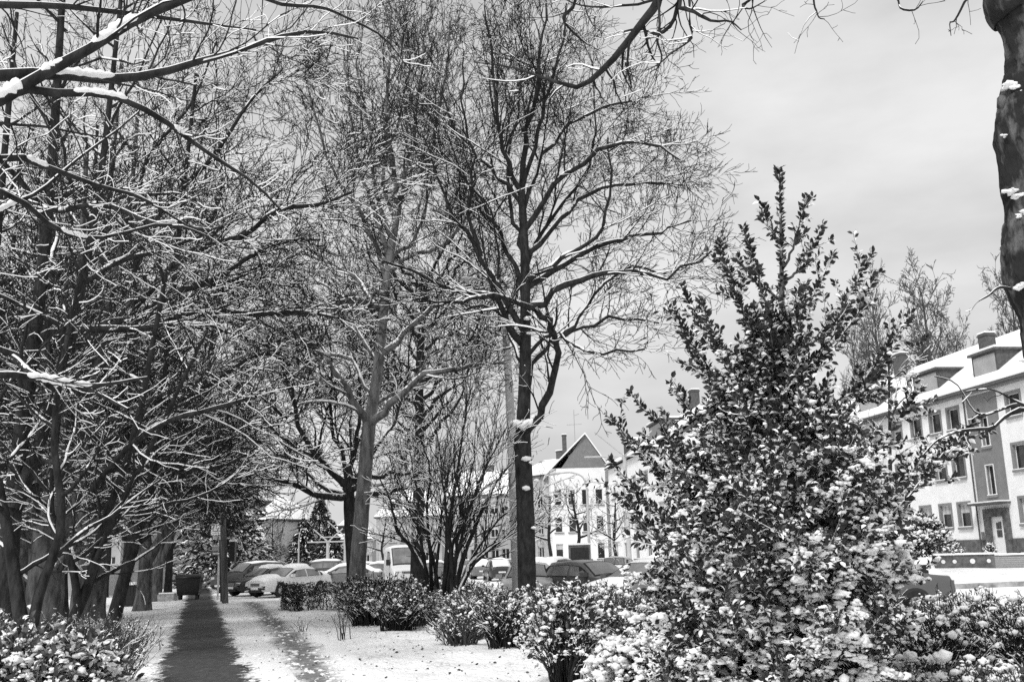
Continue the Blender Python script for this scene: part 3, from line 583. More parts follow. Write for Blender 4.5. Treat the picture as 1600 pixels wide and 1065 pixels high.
# ------------------------------------------------------------------ near gnarled tree at the right edge; its crown hangs over the picture
def near_right():
    rng = np.random.default_rng(32); D = 7.6
    edge = [(1618, 700), (1608, 600), (1596, 500), (1572, 440), (1568, 400), (1572, 330), (1565, 280), (1556, 215), (1560, 180), (1566, 140), (1574, 100), (1570, 60), (1556, 25), (1538, 0)]
    W = [36, 36, 38, 48, 52, 52, 58, 66, 66, 60, 56, 60, 84, 110]
    pts = []; rr = []
    for (u, v), w in zip(edge, W):
        pts.append(P(u + w / 2 + 6, v, D)); rr.append((w / 2 + 8) / F * D * 1.02)
    base = pts[0].copy(); base[2] = 0; base[0] += .14
    low = [base + (0, 0, -.15), base + (0, 0, .8)]; lr = [.36, .27]
    up = [pts[-1] + (.18, 0, .5), pts[-1] + (.1, -.2, 1.4), pts[-1] + (-.2, -.3, 2.6)]
    Q = np.array(low + pts + up); Rr = np.array(lr + rr + [.28, .2, .12])
    s = np.linspace(0, len(Q) - 1, 220); Qs = spline(Q, 220); Rs = np.interp(s, np.arange(len(Q)), Rr)
    Rs = Rs * (1 + .07 * fnoise(Qs, 5, 1.) + .05 * fnoise(Qs, 13, 2.))
    root = empty('bare_tree', tuple(base)); tag(root, 'gnarled mottled trunk at the right edge with snow on its burrs', 'tree')
    tm = MB(); tubes(tm, Qs[None], Rs[None], 56, 0, rng=rng)
    v = tm.v[0]; nn = .009 * np.sin(v[:, 2] * 17 + 3 * np.sin(v[:, 0] * 30)) * np.sin(v[:, 1] * 40 + v[:, 0] * 33) + .006 * np.sin(v[:, 0] * 140 + 2 * np.sin(v[:, 2] * 23)) * np.sin(v[:, 1] * 150 + v[:, 2] * 9) + rng.normal(size=len(v)) * .0016; tm.v[0] = (v + np.stack([nn, nn, nn * 0], 1)).astype(np.float32)
    for (u, vv, r) in [(1562, 205, .085), (1560, 190, .07), (1566, 392, .075), (1570, 405, .07), (1566, 300, .07), (1560, 160, .06), (1580, 440, .06)]:
        p = P(u + 8, vv, D - .03); blob(tm, p[None], np.array([r]), rng, 0, (.8, .9, 1.3), .2)
    local([tm], base); tm.build('trunk', [bark_gnarl, snow], root, True)
    for (u, vv, r) in [(1568, 128, .075), (1576, 134, .06), (1570, 296, .065), (1580, 303, .07), (1590, 328, .07), (1598, 332, .06), (1582, 446, .06), (1560, 208, .035), (1594, 560, .05), (1588, 240, .03)]:
        mb = MB(); blob(mb, P(u + 9, vv + 3, D - .13)[None], np.array([r * .62]), rng, 0, (1.2, 1, .5), .4, 6); local([mb], base); mb.build('snow_clump', [snow], root, True)
    a = lambda px, D0, D1, r0, r1: limb(px, D0, D1, r0, r1, 16)
    crown = pts[-1] + (.1, -.2, 1.4)
    def bough(px, D0, D1, r0, r1):      # from the crown above the frame, then along the pixels
        m = len(px); q = [P(u, v, D0 + (D1 - D0) * i / (m - 1)) for i, (u, v) in enumerate(px)]; mid = (crown + q[0]) / 2 + (0, 0, .6)
        return spline([crown, mid] + q, 18), np.concatenate([np.linspace(r0 * 1.6, r0, 5), np.linspace(r0, r1, 13)])
    lb = [bough([(1075, -60), (1028, 5), (1000, 40), (965, 85), (935, 115), (905, 136), (870, 128), (838, 118), (800, 105), (745, 98)], 7.4, 8.4, .036, .005),
          bough([(1130, -90), (1075, -30), (1060, 6), (1050, 38), (1028, 54), (1000, 46), (975, 50)], 7.4, 7.9, .022, .005),
          bough([(1120, -120), (1062, 0), (1082, 17), (1112, 33), (1140, 33), (1158, 47)], 7.6, 7.0, .02, .005),
          bough([(1100, -100), (1078, 20), (1082, 55), (1072, 68), (1048, 84), (1030, 100), (1010, 110)], 7.4, 7.4, .012, .004),
          bough([(1060, -100), (1030, 50), (1028, 68), (1034, 88), (1028, 106), (1015, 112)], 7.4, 7.6, .012, .004),
          bough([(1210, -60), (1175, -4), (1160, 8), (1172, 14), (1195, 2)], 7.4, 7.2, .015, .004),
          bough([(1280, -60), (1272, 0), (1276, 18), (1280, 28), (1288, 30)], 7.4, 7.2, .01, .004),
          bough([(1380, -60), (1402, -4), (1408, 14), (1430, 16), (1444, 0)], 7.4, 7.2, .01, .003),
          bough([(1540, -30), (1512, -4), (1498, 22), (1490, 34), (1484, 36), (1486, 56)], 7.4, 7.2, .012, .003),
          bough([(930, -80), (900, 5), (880, 30), (905, 60), (935, 80)], 7.6, 8.6, .018, .004),
          bough([(1060, -120), (1035, -10), (960, 10), (905, 8), (870, -8)], 7.6, 8.6, .018, .004)]
    lo = [a([(1626, 660), (1600, 640), (1570, 652), (1552, 668), (1520, 672), (1490, 676), (1462, 690), (1442, 712)], 7.6, 7.2, .013, .004),
          a([(1620, 640), (1590, 628), (1560, 612), (1540, 608), (1510, 612)], 7.6, 7.0, .010, .003),
          a([(1624, 650), (1596, 632), (1565, 640), (1540, 648), (1520, 640), (1495, 600), (1460, 588)], 7.6, 8.0, .009, .003),
          a([(1600, 460), (1580, 452), (1560, 450), (1545, 462), (1530, 470)], 7.6, 7.4, .01, .003)]
    lo = [(spline(q, 18), np.interp(np.linspace(0, 15, 18), np.arange(16), r)) for q, r in lo]
    Ls, Rq = stack(lb + lo); lv = MB(); tubes(lv, Ls, Rq, 8, .4, 1.3, rng, lump=.4); ridges(lv, lo, rng, 2, amt=.6)
    tw = MB(); A_ = spawn(Ls, Rq, rng, 2.2, .16, 50, 6, .35, 1, .02, .25, .5, .0028, .1, .5, cap=200); tubes(tw, *A_, 4, .3, 1.2, rng)
    B_ = spawn(*A_, rng, 5, .5, 48, 5, .15, 1, .02, .25, .6, .0024, .05, .2); tubes(tw, *B_, 4, .2, 1.2, rng)
    local([lv, tw], base); lv.build('branches', [bark, snow], root, True); tag(tw.build('twigs', [twig, snow], root, None), kind='stuff')
near_right()
# ------------------------------------------------------------------ multi-stemmed bush between the two middle trees
def multistem():
    rng = np.random.default_rng(41); D = 29.0; b = at(690, D); a = lambda px, dd, r0, r1=.012: limb(px, D + rng.uniform(-.5, .5), D + dd, r0, r1, 14, .02, rng)
    px = [[(668, 955), (664, 880), (652, 840), (640, 790), (622, 740)], [(668, 950), (666, 890), (655, 835), (632, 790), (605, 775)], [(676, 955), (672, 860), (668, 800), (672, 740), (660, 690)],
          [(680, 958), (684, 880), (690, 800), (700, 740), (705, 670)], [(690, 955), (696, 870), (698, 800), (690, 740), (680, 660)], [(696, 955), (705, 870), (722, 790), (740, 720), (745, 650)], [(700, 955), (715, 860), (735, 790), (762, 720), (790, 670)],
          [(704, 955), (725, 870), (752, 800), (785, 740), (830, 700)], [(708, 955), (735, 890), (770, 855), (805, 832), (850, 805)], [(706, 955), (730, 885), (765, 830), (800, 795), (835, 765)], [(712, 958), (722, 910), (745, 870), (780, 845), (808, 822)],
          [(686, 955), (678, 880), (660, 820), (650, 760), (640, 700)], [(694, 955), (702, 830), (715, 740), (725, 660), (738, 600)], [(672, 955), (655, 880), (625, 830), (612, 790), (600, 760)], [(700, 955), (712, 880), (718, 820), (750, 760), (770, 690)], [(700, 955), (706, 900), (700, 840), (708, 780), (730, 700)]]
    ls = [a(p, rng.uniform(-2.2, 2.2), rng.uniform(.045, .085)) for p in px]
    for q, r in ls: q[0][2] = b.z - .1
    tree_from('multi_stem_bush', b, [], ls, rng, 'tall multi-stemmed bare bush fanning out between two trees', levels=[
        dict(dens=3.2, lr=.42, ang=34, K=7, t0=.25, up=.08, wander=.12, rr=.5, cover=.6, lmin=.4, lmax=1.8),
        dict(dens=3.6, lr=.5, ang=36, K=5, t0=.1, up=.05, wander=.16, rr=.55, cover=.5, lmin=.25, lmax=.8)], mats=bark, rmin=.009, cover=.8, thick=1.3, cat='bush')
multistem()
# ================================================================== LEAFY BUSHES
def in_dome(rng, n, shape):
    u = rng.random(n); a = rng.random(n) * 2 * math.pi
    if shape == 'dome':
        z = u ** .8; r = np.sqrt(np.maximum(0, 1 - z ** 2.2)) * (.72 + .28 * rng.random(n) ** .4) + .0
        inner = rng.random(n) < .3; r = np.where(inner, r * rng.random(n), r)
    elif shape == 'box':
        z = .02 + .98 * u ** .7; sx = rng.uniform(-1, 1, n); sy = rng.uniform(-1, 1, n); k = rng.random(n) < .4; sx = np.where(k, np.sign(sx) * (.9 + .1 * rng.random(n)), sx)
        return np.stack([sx, sy, z], 1)
    return np.stack([np.cos(a) * r, np.sin(a) * r, z], 1)
def leafy_bush(name, b, rx, ry, h, n, label, cat='bush', leaf=.07, blobs=.35, bs=.06, seed=0, per=7, shape='dome', group=None, lm=None, snowp=.5, stems=14, rz=0, width=.42, kind=None, zmin=0.0, lump=(1, 1, .6)):
    rng = np.random.default_rng(seed); root = empty(name, b, rz); tag(root, label, cat, group, kind)
    E = in_dome(rng, n, shape); E[:, 2] = zmin + (1 - zmin) * E[:, 2]; E = E * np.array((rx, ry, h)); E[:, 2] = np.maximum(.05, E[:, 2] + rng.normal(size=n) * h * .04)
    f = 1 + .13 * fnoise(E, 2.2 / max(.6, rx), seed); E[:, :2] *= f[:, None]; E[:, 2] *= (1 + .12 * fnoise(E, 2.5 / max(.6, rx), seed + 1.7))
    st = MB(); m = min(n, stems * 12); idx = rng.permutation(n)[:m]; Q = np.empty((m, 7, 3)); foot = E[idx] * np.array((.12, .12, 0)) * (2.6 if zmin else 1) + rng.normal(size=(m, 3)) * np.array((.06, .06, 0)) * rx
    if shape == 'box': foot = E[idx] * np.array((1, .4, 0))
    for k in range(7):
        s = k / 6; Q[:, k] = foot * (1 - s) + E[idx] * s; Q[:, k, :2] += (E[idx] - foot)[:, :2] * (-.25 * math.sin(math.pi * s)); Q[:, k] += rng.normal(size=(m, 3)) * .012 * (0 < k < 6)
    big = np.where(np.arange(m) < stems, .016, .006) * (1 + h * .5); Rr = big[:, None] * np.linspace(1, .35, 7)[None]; tubes(st, Q, Rr, 5, .5, 1, rng); st.build('stems', [bark, snow], root, None)
    lf = MB(); c = np.array((0, 0, h * .35)); d0 = nrm(E - c + np.array((0, 0, h * .25)))
    k = np.repeat(np.arange(n), per); dd = nrm(d0[k] + rng.normal(size=(len(k), 3)) * .75); C = E[k] + rng.normal(size=(len(k), 3)) * leaf * .45 - d0[k] * leaf * (rng.random(len(k)) * 1.2)[:, None]
    leaves(lf, C, dd, leaf, rng, 0, snowp, 1, width); tag(lf.build('leaves', [lm or leaf_dark, snow], root, None), kind='stuff')
    out = (d0[:, 2] > .05) & (rng.random(n) < blobs * (.45 + .9 * np.clip(d0[:, 2], 0, 1)) * np.clip(1 + 1.6 * fnoise(E, 3.2 / max(.5, rx), seed + 3), .1, 2))
    if out.any():
        sb = MB(); rr = bs * (.3 + .75 * rng.random(out.sum()) ** 1.8); blob(sb, E[out] + np.array((0, 0, .1)) * rr[:, None], rr, rng, 0, lump, .42, 3)
        q = rng.random(out.sum()) < .5; C2 = E[out][q] + rng.normal(size=(q.sum(), 3)) * bs * .7; blob(sb, C2, rr[q] * .6, rng, 0, lump, .4, 1)
        tag(sb.build('snow_load', [snow], root, True), kind='stuff')
    return root
def twig_bush(name, b, rx, ry, h, n, label, seed=0, cat='bush', group=None, blobs=.1, bs=.05, rmin=.003, leafn=0, leaf=.03, lm=None, tm=None, cover=.4, dens=5, spread=1.0):
    rng = np.random.default_rng(seed); root = empty(name, b); tag(root, label, cat, group)
    a = rng.random(n) * 6.28; r = np.sqrt(rng.random(n)); top = np.stack([np.cos(a) * r * rx, np.sin(a) * r * ry, h * (.65 + .35 * rng.random(n)) * (1 - .25 * r ** 2)], 1)
    foot = top * np.array((.45, .45, 0)) + rng.normal(size=(n, 3)) * np.array((.05, .05, 0)); Q = np.empty((n, 7, 3))
    for k in range(7):
        s = k / 6; Q[:, k] = foot * (1 - s) + top * s; Q[:, k, :2] -= (top - foot)[:, :2] * .2 * math.sin(math.pi * s); Q[:, k] += rng.normal(size=(n, 3)) * .015 * h * (k > 0)
    st = MB(); tubes(st, Q, np.linspace(1, .4, 7)[None] * np.full((n, 1), rmin * 2.2), 4, cover, 1, rng)
    c1 = spawn(Q, np.full((n, 7), rmin * 1.5), rng, dens, .4, 32, 5, .2, 1, .08, .14, .8, rmin, .08, h * .5); tubes(st, *c1, 4, cover, 1, rng)
    c2 = spawn(*c1, rng, dens * 1.3, .5, 36, 4, .1, 1, .06, .18, .8, rmin * .9, .05, h * .3); tubes(st, *c2, 4, cover, 1, rng)
    tag(st.build('stems', [tm or twig, snow], root, None), kind='stuff')
    tips = c2[0][:, -1]
    if leafn:
        i = rng.integers(0, len(tips), leafn); lf = MB(); leaves(lf, c2[0][i, rng.integers(0, 4, leafn)], nrm(rng.normal(size=(leafn, 3)) + (0, 0, .5)), leaf, rng, 0, .35, 1, .55); tag(lf.build('leaves', [lm or leaf_mid, snow], root, None), kind='stuff')
    m = rng.random(len(tips)) < blobs * np.clip(1 + 2.2 * fnoise(tips, 2.2, seed), 0, 3) * (.15 + np.clip(tips[:, 2] / h, 0, 1))
    if m.any():
        sb = MB(); blob(sb, tips[m], bs * (.25 + .8 * rng.random(m.sum()) ** 2), rng, 0, (1, 1, .75), .4, 2); tag(sb.build('snow_load', [snow], root, True), kind='stuff')
    return root
# ------------------------------------------------------------------ the holly at right
def holly():
    rng = np.random.default_rng(51); D = 9.5; b = at(1222, D); root = empty('holly_tree', b); tag(root, 'large cone-shaped evergreen holly with snow-dusted leaves, right of centre', 'tree')
    Q, Rr = limb([(1222, 1100), (1226, 900), (1224, 700), (1222, 520), (1221, 400), (1218, 262)], D, D, .07, .006, 30); Q[0][2] = b.z - .1
    tm = MB(); tubes(tm, Q[None], Rr[None], 10, 0, rng=rng); local([tm], b); tm.build('trunk', [bark_mid, snow], root, True)
    tips = [((1222, 420), (1262, 303), 0), ((1222, 380), (1185, 312), 0), ((1222, 440), (1285, 352), .3), ((1222, 500), (1302, 395), .3), ((1222, 560), (1362, 393), .4), ((1223, 590), (1376, 422), -.2), ((1222, 540), (1160, 355), 0),
            ((1222, 620), (1123, 378), -.3), ((1222, 600), (1140, 440), .3), ((1223, 660), (1064, 445), .2), ((1223, 700), (1048, 472), -.3), ((1223, 720), (1095, 470), -.6), ((1223, 760), (1062, 510), .5), ((1223, 780), (1050, 590), -.2), ((1223, 820), (985, 608), 0),
            ((1223, 850), (948, 645), .3), ((1223, 870), (950, 720), -.4), ((1223, 900), (965, 770), .2), ((1223, 640), (1425, 488), .3), ((1223, 680), (1400, 540), -.4), ((1223, 780), (1440, 600), .3), ((1223, 800), (1530, 648), .2), ((1223, 850), (1490, 690), -.3),
            ((1223, 880), (1440, 720), .4), ((1223, 600), (1330, 470), -.5), ((1222, 470), (1150, 400), .4), ((1222, 640), (1200, 470), -.6), ((1222, 640), (1260, 450), -.6)]
    shoots = []
    for (u0, v0), (u1, v1), dd in tips:
        p0 = P(u0, v0, D); p1 = P(u1, v1, D + dd); m_ = (p0 + p1) / 2; m_[2] -= abs(p1[0] - p0[0]) * .22; shoots.append(spline([p0, m_, p1], 12))
    base_n = len(shoots)
    # the rest of the crown fills a cone all round the stem
    for i in range(400):
        z = .2 + 3.7 * rng.random() ** 1.15; a = rng.random() * 6.28; c = Q[np.argmin(np.abs(Q[:, 2] - z * .72))]
        R = 1.40 * (1 - sm(1.5, 4.0, z) * .88) * (.80 + .2 * sm(0, 1.0, z)) * (.6 + .45 * rng.random())
        z1 = z + .25 * R; p0 = c.copy(); R *= 1 - .2 * max(0, math.cos(a)); p1 = np.array((c[0] + math.cos(a) * R, c[1] + math.sin(a) * R, z1)); m_ = (p0 + p1) / 2; m_[2] -= R * .16; shoots.append(spline([p0, m_, p1], 12))
    S = np.array(shoots) + 0; S[:, 1:] += rng.normal(size=S[:, 1:].shape) * .012; RS = np.linspace(.014, .003, 12)[None] * np.ones((len(S), 1)); RS[:base_n] *= 1.2
    lv = MB(); tubes(lv, S, RS, 5, .4, 1, rng)
    ca = spawn(S[:base_n], RS[:base_n], rng, 5.2, .31, 46, 6, .15, .92, .07, .08, .5, .003, .10, .4); cb = spawn(S[base_n:], RS[base_n:], rng, 6.5, .38, 46, 6, .3, 1, .07, .08, .5, .003, .12, .5); c1 = (np.concatenate([ca[0], cb[0]]), np.concatenate([ca[1], cb[1]])); tubes(lv, *c1, 4, .3, 1, rng); local([lv], b); lv.build('branches', [bark_mid, snow], root, True)
    lead = Q[-10:][None]; 
    lf = MB(); SB = []
    def leafalong(Pn, per_m, t0, lsz, snp):
        K = Pn.shape[1]; Ln = np.linalg.norm(np.diff(Pn, axis=1), axis=2).sum(1); cnt = np.maximum(4, (Ln * per_m * (1 - t0))).astype(int); k = np.repeat(np.arange(len(Pn)), cnt)
        t = t0 + (1 - t0) * rng.random(len(k)) ** .85; p, tg, _r = interp(Pn[k], np.zeros((len(k), K)), t); rv = nrm(np.cross(tg, rng.normal(size=(len(k), 3)))); d = nrm(tg * .75 + rv)
        z = p[:, 2]; inner = np.hypot(p[:, 0] - b.x, p[:, 1] - b.y)
        leaves(lf, p + rv * .008, d, lsz, rng, 0, snp, 1, .5, .35)
        w = np.clip((4.2 - z) / 2.7, .03, 1) * np.clip(.5 + 1.9 * fnoise(p, 1.7, 4.), .02, 2.2) * np.clip(.35 + inner, 0, 1.2)
        m = (rng.random(len(k)) < (.17 + .2 * np.clip((2.0 - p[:, 2]) / 1.2, 0, 1)) * w) & (p[:, 2] < 4.4); SB.append(p[m] + nrm(d[m]) * .03 + np.array((0, 0, .012)))
    leafalong(S[:base_n], 120, .32, .064, .14); leafalong(S[base_n:], 55, .42, .066, .8); leafalong(c1[0], 74, .12, .062, .7)
    leafalong(lead, 150, .0, .06, .15)
    local([lf], b); tag(lf.build('leaves', [leaf_dark, snow], root, None), kind='stuff')
    C = np.vstack(SB); sb = MB(); blob(sb, C, (.013 + .027 * rng.random(len(C)) ** 2.4) * (1 + .35 * (C[:, 2] < 1.7)), rng, 0, (1.3, .95, .6), .42, 3); local([sb], b); tag(sb.build('snow_load', [snow], root, True), kind='stuff')
    print('holly', len(C), lf.n)
holly()
# ================================================================== SHRUBS AND HEDGES
def ab(u, D, dz=-.05): q = at(u, D); return (q.x, q.y, q.z + dz)
GS = 'snow-dusted shrubs of the planting strip'
leafy_bush('rhododendron_bush', ab(884, 14.0), .66, .62, 1.22, 420, zmin=.34, label= 'snow-laden rhododendron on thin dark stems in front of the dark hatchback', leaf=.085, blobs=1.0, bs=.05, seed=61, per=6, stems=12, snowp=.8)
leafy_bush('spreading_shrub', ab(988, 11.4), .60, .5, .80, 460, 'low spreading shrub smothered in snow at the foot of the holly', leaf=.05, blobs=1.5, bs=.085, seed=62, per=5, stems=10, snowp=.9, lm=leaf_mid)
leafy_bush('snowy_bush', ab(40, 11.0), 1.25, 1.0, 1.05, 900, 'broad-leaved bush thick with snow in the bottom left corner', leaf=.10, blobs=.95, bs=.058, seed=63, per=9, stems=16, snowp=.8, lm=leaf_mid)
leafy_bush('snowy_bush', ab(-70, 12.6), 1.3, 1.0, 1.25, 500, 'snowy bush cut by the left edge behind the corner bush', leaf=.10, blobs=.9, bs=.058, seed=64, per=8, stems=12, snowp=.8, lm=leaf_mid)
twig_bush('twiggy_shrub', ab(158, 14.5), .85, 1.0, 1.05, 130, 'rusty twiggy shrub without snow caps beside the snowy verge at left', seed=65, blobs=.02, leafn=900, leaf=.035, tm=twig_mid, rmin=.0035, cat='bush')
twig_bush('twiggy_shrub', ab(100, 17.5), 1.1, 1.0, 1.0, 120, 'brown twiggy shrub at the feet of the left trees', seed=66, blobs=.06, leafn=1200, leaf=.035, tm=twig_mid, rmin=.004, cat='bush')
twig_bush('twiggy_shrub', ab(20, 19), 1.3, 1.0, .9, 110, 'snow-flecked shrub under the dark forked tree', seed=67, blobs=.3, leafn=1200, leaf=.05, tm=twig_mid, rmin=.004, cat='bush')
# dark shrubs behind the verge, from the trimmed hedge to the holly
for i, (u, D, rx, ry, h, n, lab, kw) in enumerate([
        (600, 30, 1.3, 1.0, 1.25, 130, 'dark shrub between the leaning pale trunk and the multi-stemmed bush', dict(leafn=1959, blobs=.06, tm=twig)),
        (640, 27, 1.2, .9, 1.0, 130, 'speckled shrub in front of the multi-stemmed bush, left side', dict(leafn=1400, blobs=.2, tm=twig_mid)),
        (690, 32, 1.5, 1.0, 1.15, 130, 'pale grey shrub mass behind the foot of the multi-stemmed bush', dict(leafn=1400, blobs=.25, tm=twig_mid)),
        (745, 25, 1.2, .9, .95, 140, 'wide grey shrub between multi-stemmed bush and dark straight trunk', dict(leafn=1540, blobs=.12, tm=twig_mid)),
        (800, 24, 1.1, .9, .95, 140, 'grey shrub hiding the foot of the dark straight trunk', dict(leafn=1540, blobs=.15, tm=twig_mid)),
        (900, 26, 1.3, .9, 1.0, 130, 'snowy shrub directly below the dark hatchback', dict(leafn=1260, blobs=.4, tm=twig_mid)),
        (720, 20.5, .7, .6, .6, 100, 'small open shrub at the edge of the snowy lawn', dict(leafn=630, blobs=.1, tm=twig_mid)),
        (565, 32, 1.0, .8, 1.2, 130, 'dark leafy shrub joining the trimmed hedge', dict(leafn=1959, blobs=.05, tm=twig)),
        (578, 27, .85, .9, 1.05, 120, 'dark bushy shrub at the foot of the leaning pale tree', dict(leafn=1819, blobs=.06, tm=twig)),
        (622, 25, .8, .9, 1.0, 120, 'dark open shrub left of the multi-stemmed bush', dict(leafn=1540, blobs=.10, tm=twig)),
        (655, 30, 1.1, .9, 1.15, 120, 'pale snow-sprinkled shrub behind the multi-stemmed bush', dict(leafn=1120, blobs=.3, tm=twig_mid)),
        (700, 26, .9, .9, .8, 110, 'low grey shrub around the base of the multi-stemmed bush', dict(leafn=1050, blobs=.12, tm=twig_mid)),
        (738, 22, .75, .8, .85, 140, 'fine-twigged shrub with upright dark stems right of the multi-stemmed bush', dict(leafn=1050, blobs=.12, tm=twig_mid)),
        (792, 19.5, .62, .7, .95, 130, 'small dark-stemmed shrub below the dark straight trunk', dict(leafn=909, blobs=.2, tm=twig)),
        (765, 28, 1.1, .8, .95, 120, 'grey shrub in front of the silver car bonnet', dict(leafn=1260, blobs=.14, tm=twig_mid)),
        (855, 23, 1.0, .8, .9, 120, 'snowy twig shrub hiding the wheels of the dark hatchback', dict(leafn=1260, blobs=.4, tm=twig_mid)),
        (965, 17.5, .85, .8, 1.12, 150, 'pale snow-flecked shrub between rhododendron and holly', dict(leafn=1540, blobs=.35, tm=twig_mid)),
        (940, 24, 1.1, .8, 1.0, 120, 'snow-topped shrub behind the rhododendron', dict(leafn=1120, blobs=.5, tm=twig_mid)),
        (1390, 13.2, .85, .9, 1.12, 210, 'upright reddish twig shrub right beside the holly', dict(leafn=1819, blobs=.12, tm=twig_mid)),
        (1450, 12.0, .8, .8, .95, 200, 'shrub with scattered clumps of snow, second from the holly on the right', dict(leafn=1680, blobs=.16, bs=.055, tm=twig)),
        (1535, 12.6, .85, .8, 1.08, 200, 'dense twiggy shrub at bottom right with snow lumps on top', dict(leafn=1819, blobs=.16, bs=.06, tm=twig_mid)),
        (1618, 11.8, .8, .8, 1.05, 190, 'twig shrub cut by the right edge at the bottom corner', dict(leafn=1680, blobs=.14, bs=.06, tm=twig)),
        (1480, 10.3, .75, .6, .62, 160, 'low shrub with long bare stems and big snow lumps nearest the bottom right', dict(leafn=1050, blobs=.25, bs=.065, tm=twig_mid)),
        (1360, 10.2, .6, .5, .6, 130, 'low shrub heaped with snow in front of the holly base', dict(leafn=840, blobs=.5, bs=.055, tm=twig_mid)),
        (1590, 9.9, .6, .5, .6, 130, 'small arching twig shrub in the bottom right corner', dict(leafn=700, blobs=.2, bs=.065, tm=twig_mid)),
        (1480, 20, 1.9, .9, .68, 160, 'long grey shrub along the side street behind the corner shrubs', dict(leafn=1540, blobs=.10, tm=twig_mid)),
        (1600, 19, 1.7, .9, .66, 150, 'grey shrub along the side street reaching past the right edge', dict(leafn=1540, blobs=.10, tm=twig_mid))]):
    kw.setdefault('bs', .05); twig_bush('shrub', ab(u, D), rx, ry, h, n, lab, seed=100 + i, group=GS, rmin=.003 + D * .00016, leaf=.03 + D * .001, dens=6, **kw)
twig_bush('sapling_clump', ab(539, 22.5), .42, .3, .9, 9, 'thin pale shoots standing alone in the snow before the leaning pale tree', seed=140, cat='plant', rmin=.005, blobs=0, tm=twig_mid, dens=2)
twig_bush('sapling_clump', ab(472, 25), .3, .3, .35, 10, 'tiny tuft of shoots in front of the trimmed hedge', seed=141, cat='plant', rmin=.004, blobs=0, dens=3)
leafy_bush('trimmed_hedge', ab(512, 36.5), 1.55, .7, .95, 1500, 'dark trimmed hedge with a thin snow cap beside the parked cars', cat='hedge', leaf=.07, blobs=.10, bs=.06, seed=70, per=7, shape='box', stems=8, snowp=.12, rz=-.25)
leafy_bush('trimmed_hedge', ab(610, 34.5), 1.6, .7, .9, 1200, 'dark trimmed hedge behind the leaning pale trunk', cat='hedge', leaf=.07, blobs=.14, bs=.06, seed=71, per=6, shape='box', stems=8, snowp=.15, rz=-.2)
# foundation planting and evergreens round the villa
leafy_bush('rhododendron_bush', ab(1446, 60), 1.75, 1.3, 2.3, 420, 'big round snow-covered bush left of the villa entrance', leaf=.22, blobs=.9, bs=.17, seed=72, per=7, snowp=.5)
leafy_bush('rhododendron_bush', ab(1405, 62), 1.6, 1.3, 1.9, 380, 'lower snowy bush behind the thin street tree', leaf=.22, blobs=.9, bs=.17, seed=73, per=7, snowp=.5)
leafy_bush('clipped_box_bush', ab(1497, 55.5), .34, .34, .75, 120, 'small clipped evergreen cone left of the front steps', leaf=.09, blobs=.9, bs=.07, seed=74, per=6, snowp=.5, cat='plant')
leafy_bush('clipped_box_bush', ab(1549, 55.5), .38, .38, .7, 140, 'rounded snow-capped evergreen right in front of the white front door', leaf=.09, blobs=.9, bs=.07, seed=75, per=6, snowp=.5, cat='plant')
# far trees
def conifer(name, b, h, r, n, label, seed, snowp=.25, leaf=.45, group=None, blobs=.15):
    rng = np.random.default_rng(seed); root = empty(name, b); tag(root, label, 'tree', group)
    tm = MB(); tm.bar((0, 0, -.2), (0, 0, h * .97), r * .09, .03, 8); tm.build('trunk', [bark], root, True)
    z = h * (.08 + .9 * rng.random(n)); a = rng.random(n) * 6.28; R = r * (1 - (z / h) ** 1.2) * (.45 + .6 * rng.random(n)) * (1 + .25 * np.sin(a * 3 + z)); p = np.stack([np.cos(a) * R, np.sin(a) * R, z - R * .2], 1)
    d = nrm(np.stack([np.cos(a), np.sin(a), -.15 + rng.normal(size=n) * .35], 1) + rng.normal(size=(n, 3)) * .35); lf = MB(); leaves(lf, p, d, leaf, rng, 0, snowp, 1, .35, .9); tag(lf.build('crown', [needle, snow], root, None), kind='stuff'); return root
GF = 'dark evergreens beyond the car park'
for i, (u, D, h, r, lab) in enumerate([(447, 118, 7.6, 3.0, 'rounded dark evergreen beside the pale house with dormer'), (462, 112, 8.0, 3.0, 'dark evergreen second from the pale house'), (498, 108, 8.4, 3.0, 'tallest pointed dark conifer beyond the parked cars'), (474, 104, 6.0, 2.4, 'grey-green conifer in front of the tallest one'), (515, 100, 5.6, 2.2, 'low conifer at the right end of the evergreen group')]):
    conifer('conifer', ab(u, D), h, r, 2600, lab, 200 + i, group=GF)
conifer('pine', ab(352, 70), 11, 3.6, 5200, 'large dark evergreen behind the wooden pole', 210, .35, .42)
conifer('pine', ab(322, 150), 8, 3.4, 2200, 'dark evergreen closing the far end of the footpath', 211, .3, .5)
conifer('pine', ab(350, 98), 9.0, 2.6, 3000, 'dark evergreen behind the wooden pole, farther than the large one', 212, .3, .5)
# deciduous trees of the street and behind the villa
LEVB = [dict(dens=2.6, lr=.5, ang=40, K=6, t0=.1, up=.08, wander=.14, rr=.5, lmin=.5, lmax=2.6), dict(dens=3.6, lr=.52, ang=40, K=5, t0=.1, up=.06, wander=.18, rr=.55, lmin=.4, lmax=1.4), dict(dens=3.4, lr=.6, ang=40, K=4, t0=.15, up=.05, wander=.2, rr=.6, lmin=.3, lmax=.9)]
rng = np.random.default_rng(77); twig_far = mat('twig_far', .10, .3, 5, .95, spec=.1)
GB = 'bare trees behind the villa roof'
VB = gen_tree('bare_tree', (0, 0, 0), [[(0, 0, 0), (0, .1, 6), (.1, 0, 11), (0, 0, 17)]], [(.35, .05)], rng, '', 34, 4.4, mats=twig_far, twmat=twig_far, group=GB, cover=.1, ang=42, t0=.3, lev=LEVB, rmin=.022)
def zat(u, v, D): return float(P(u, v, D)[2])
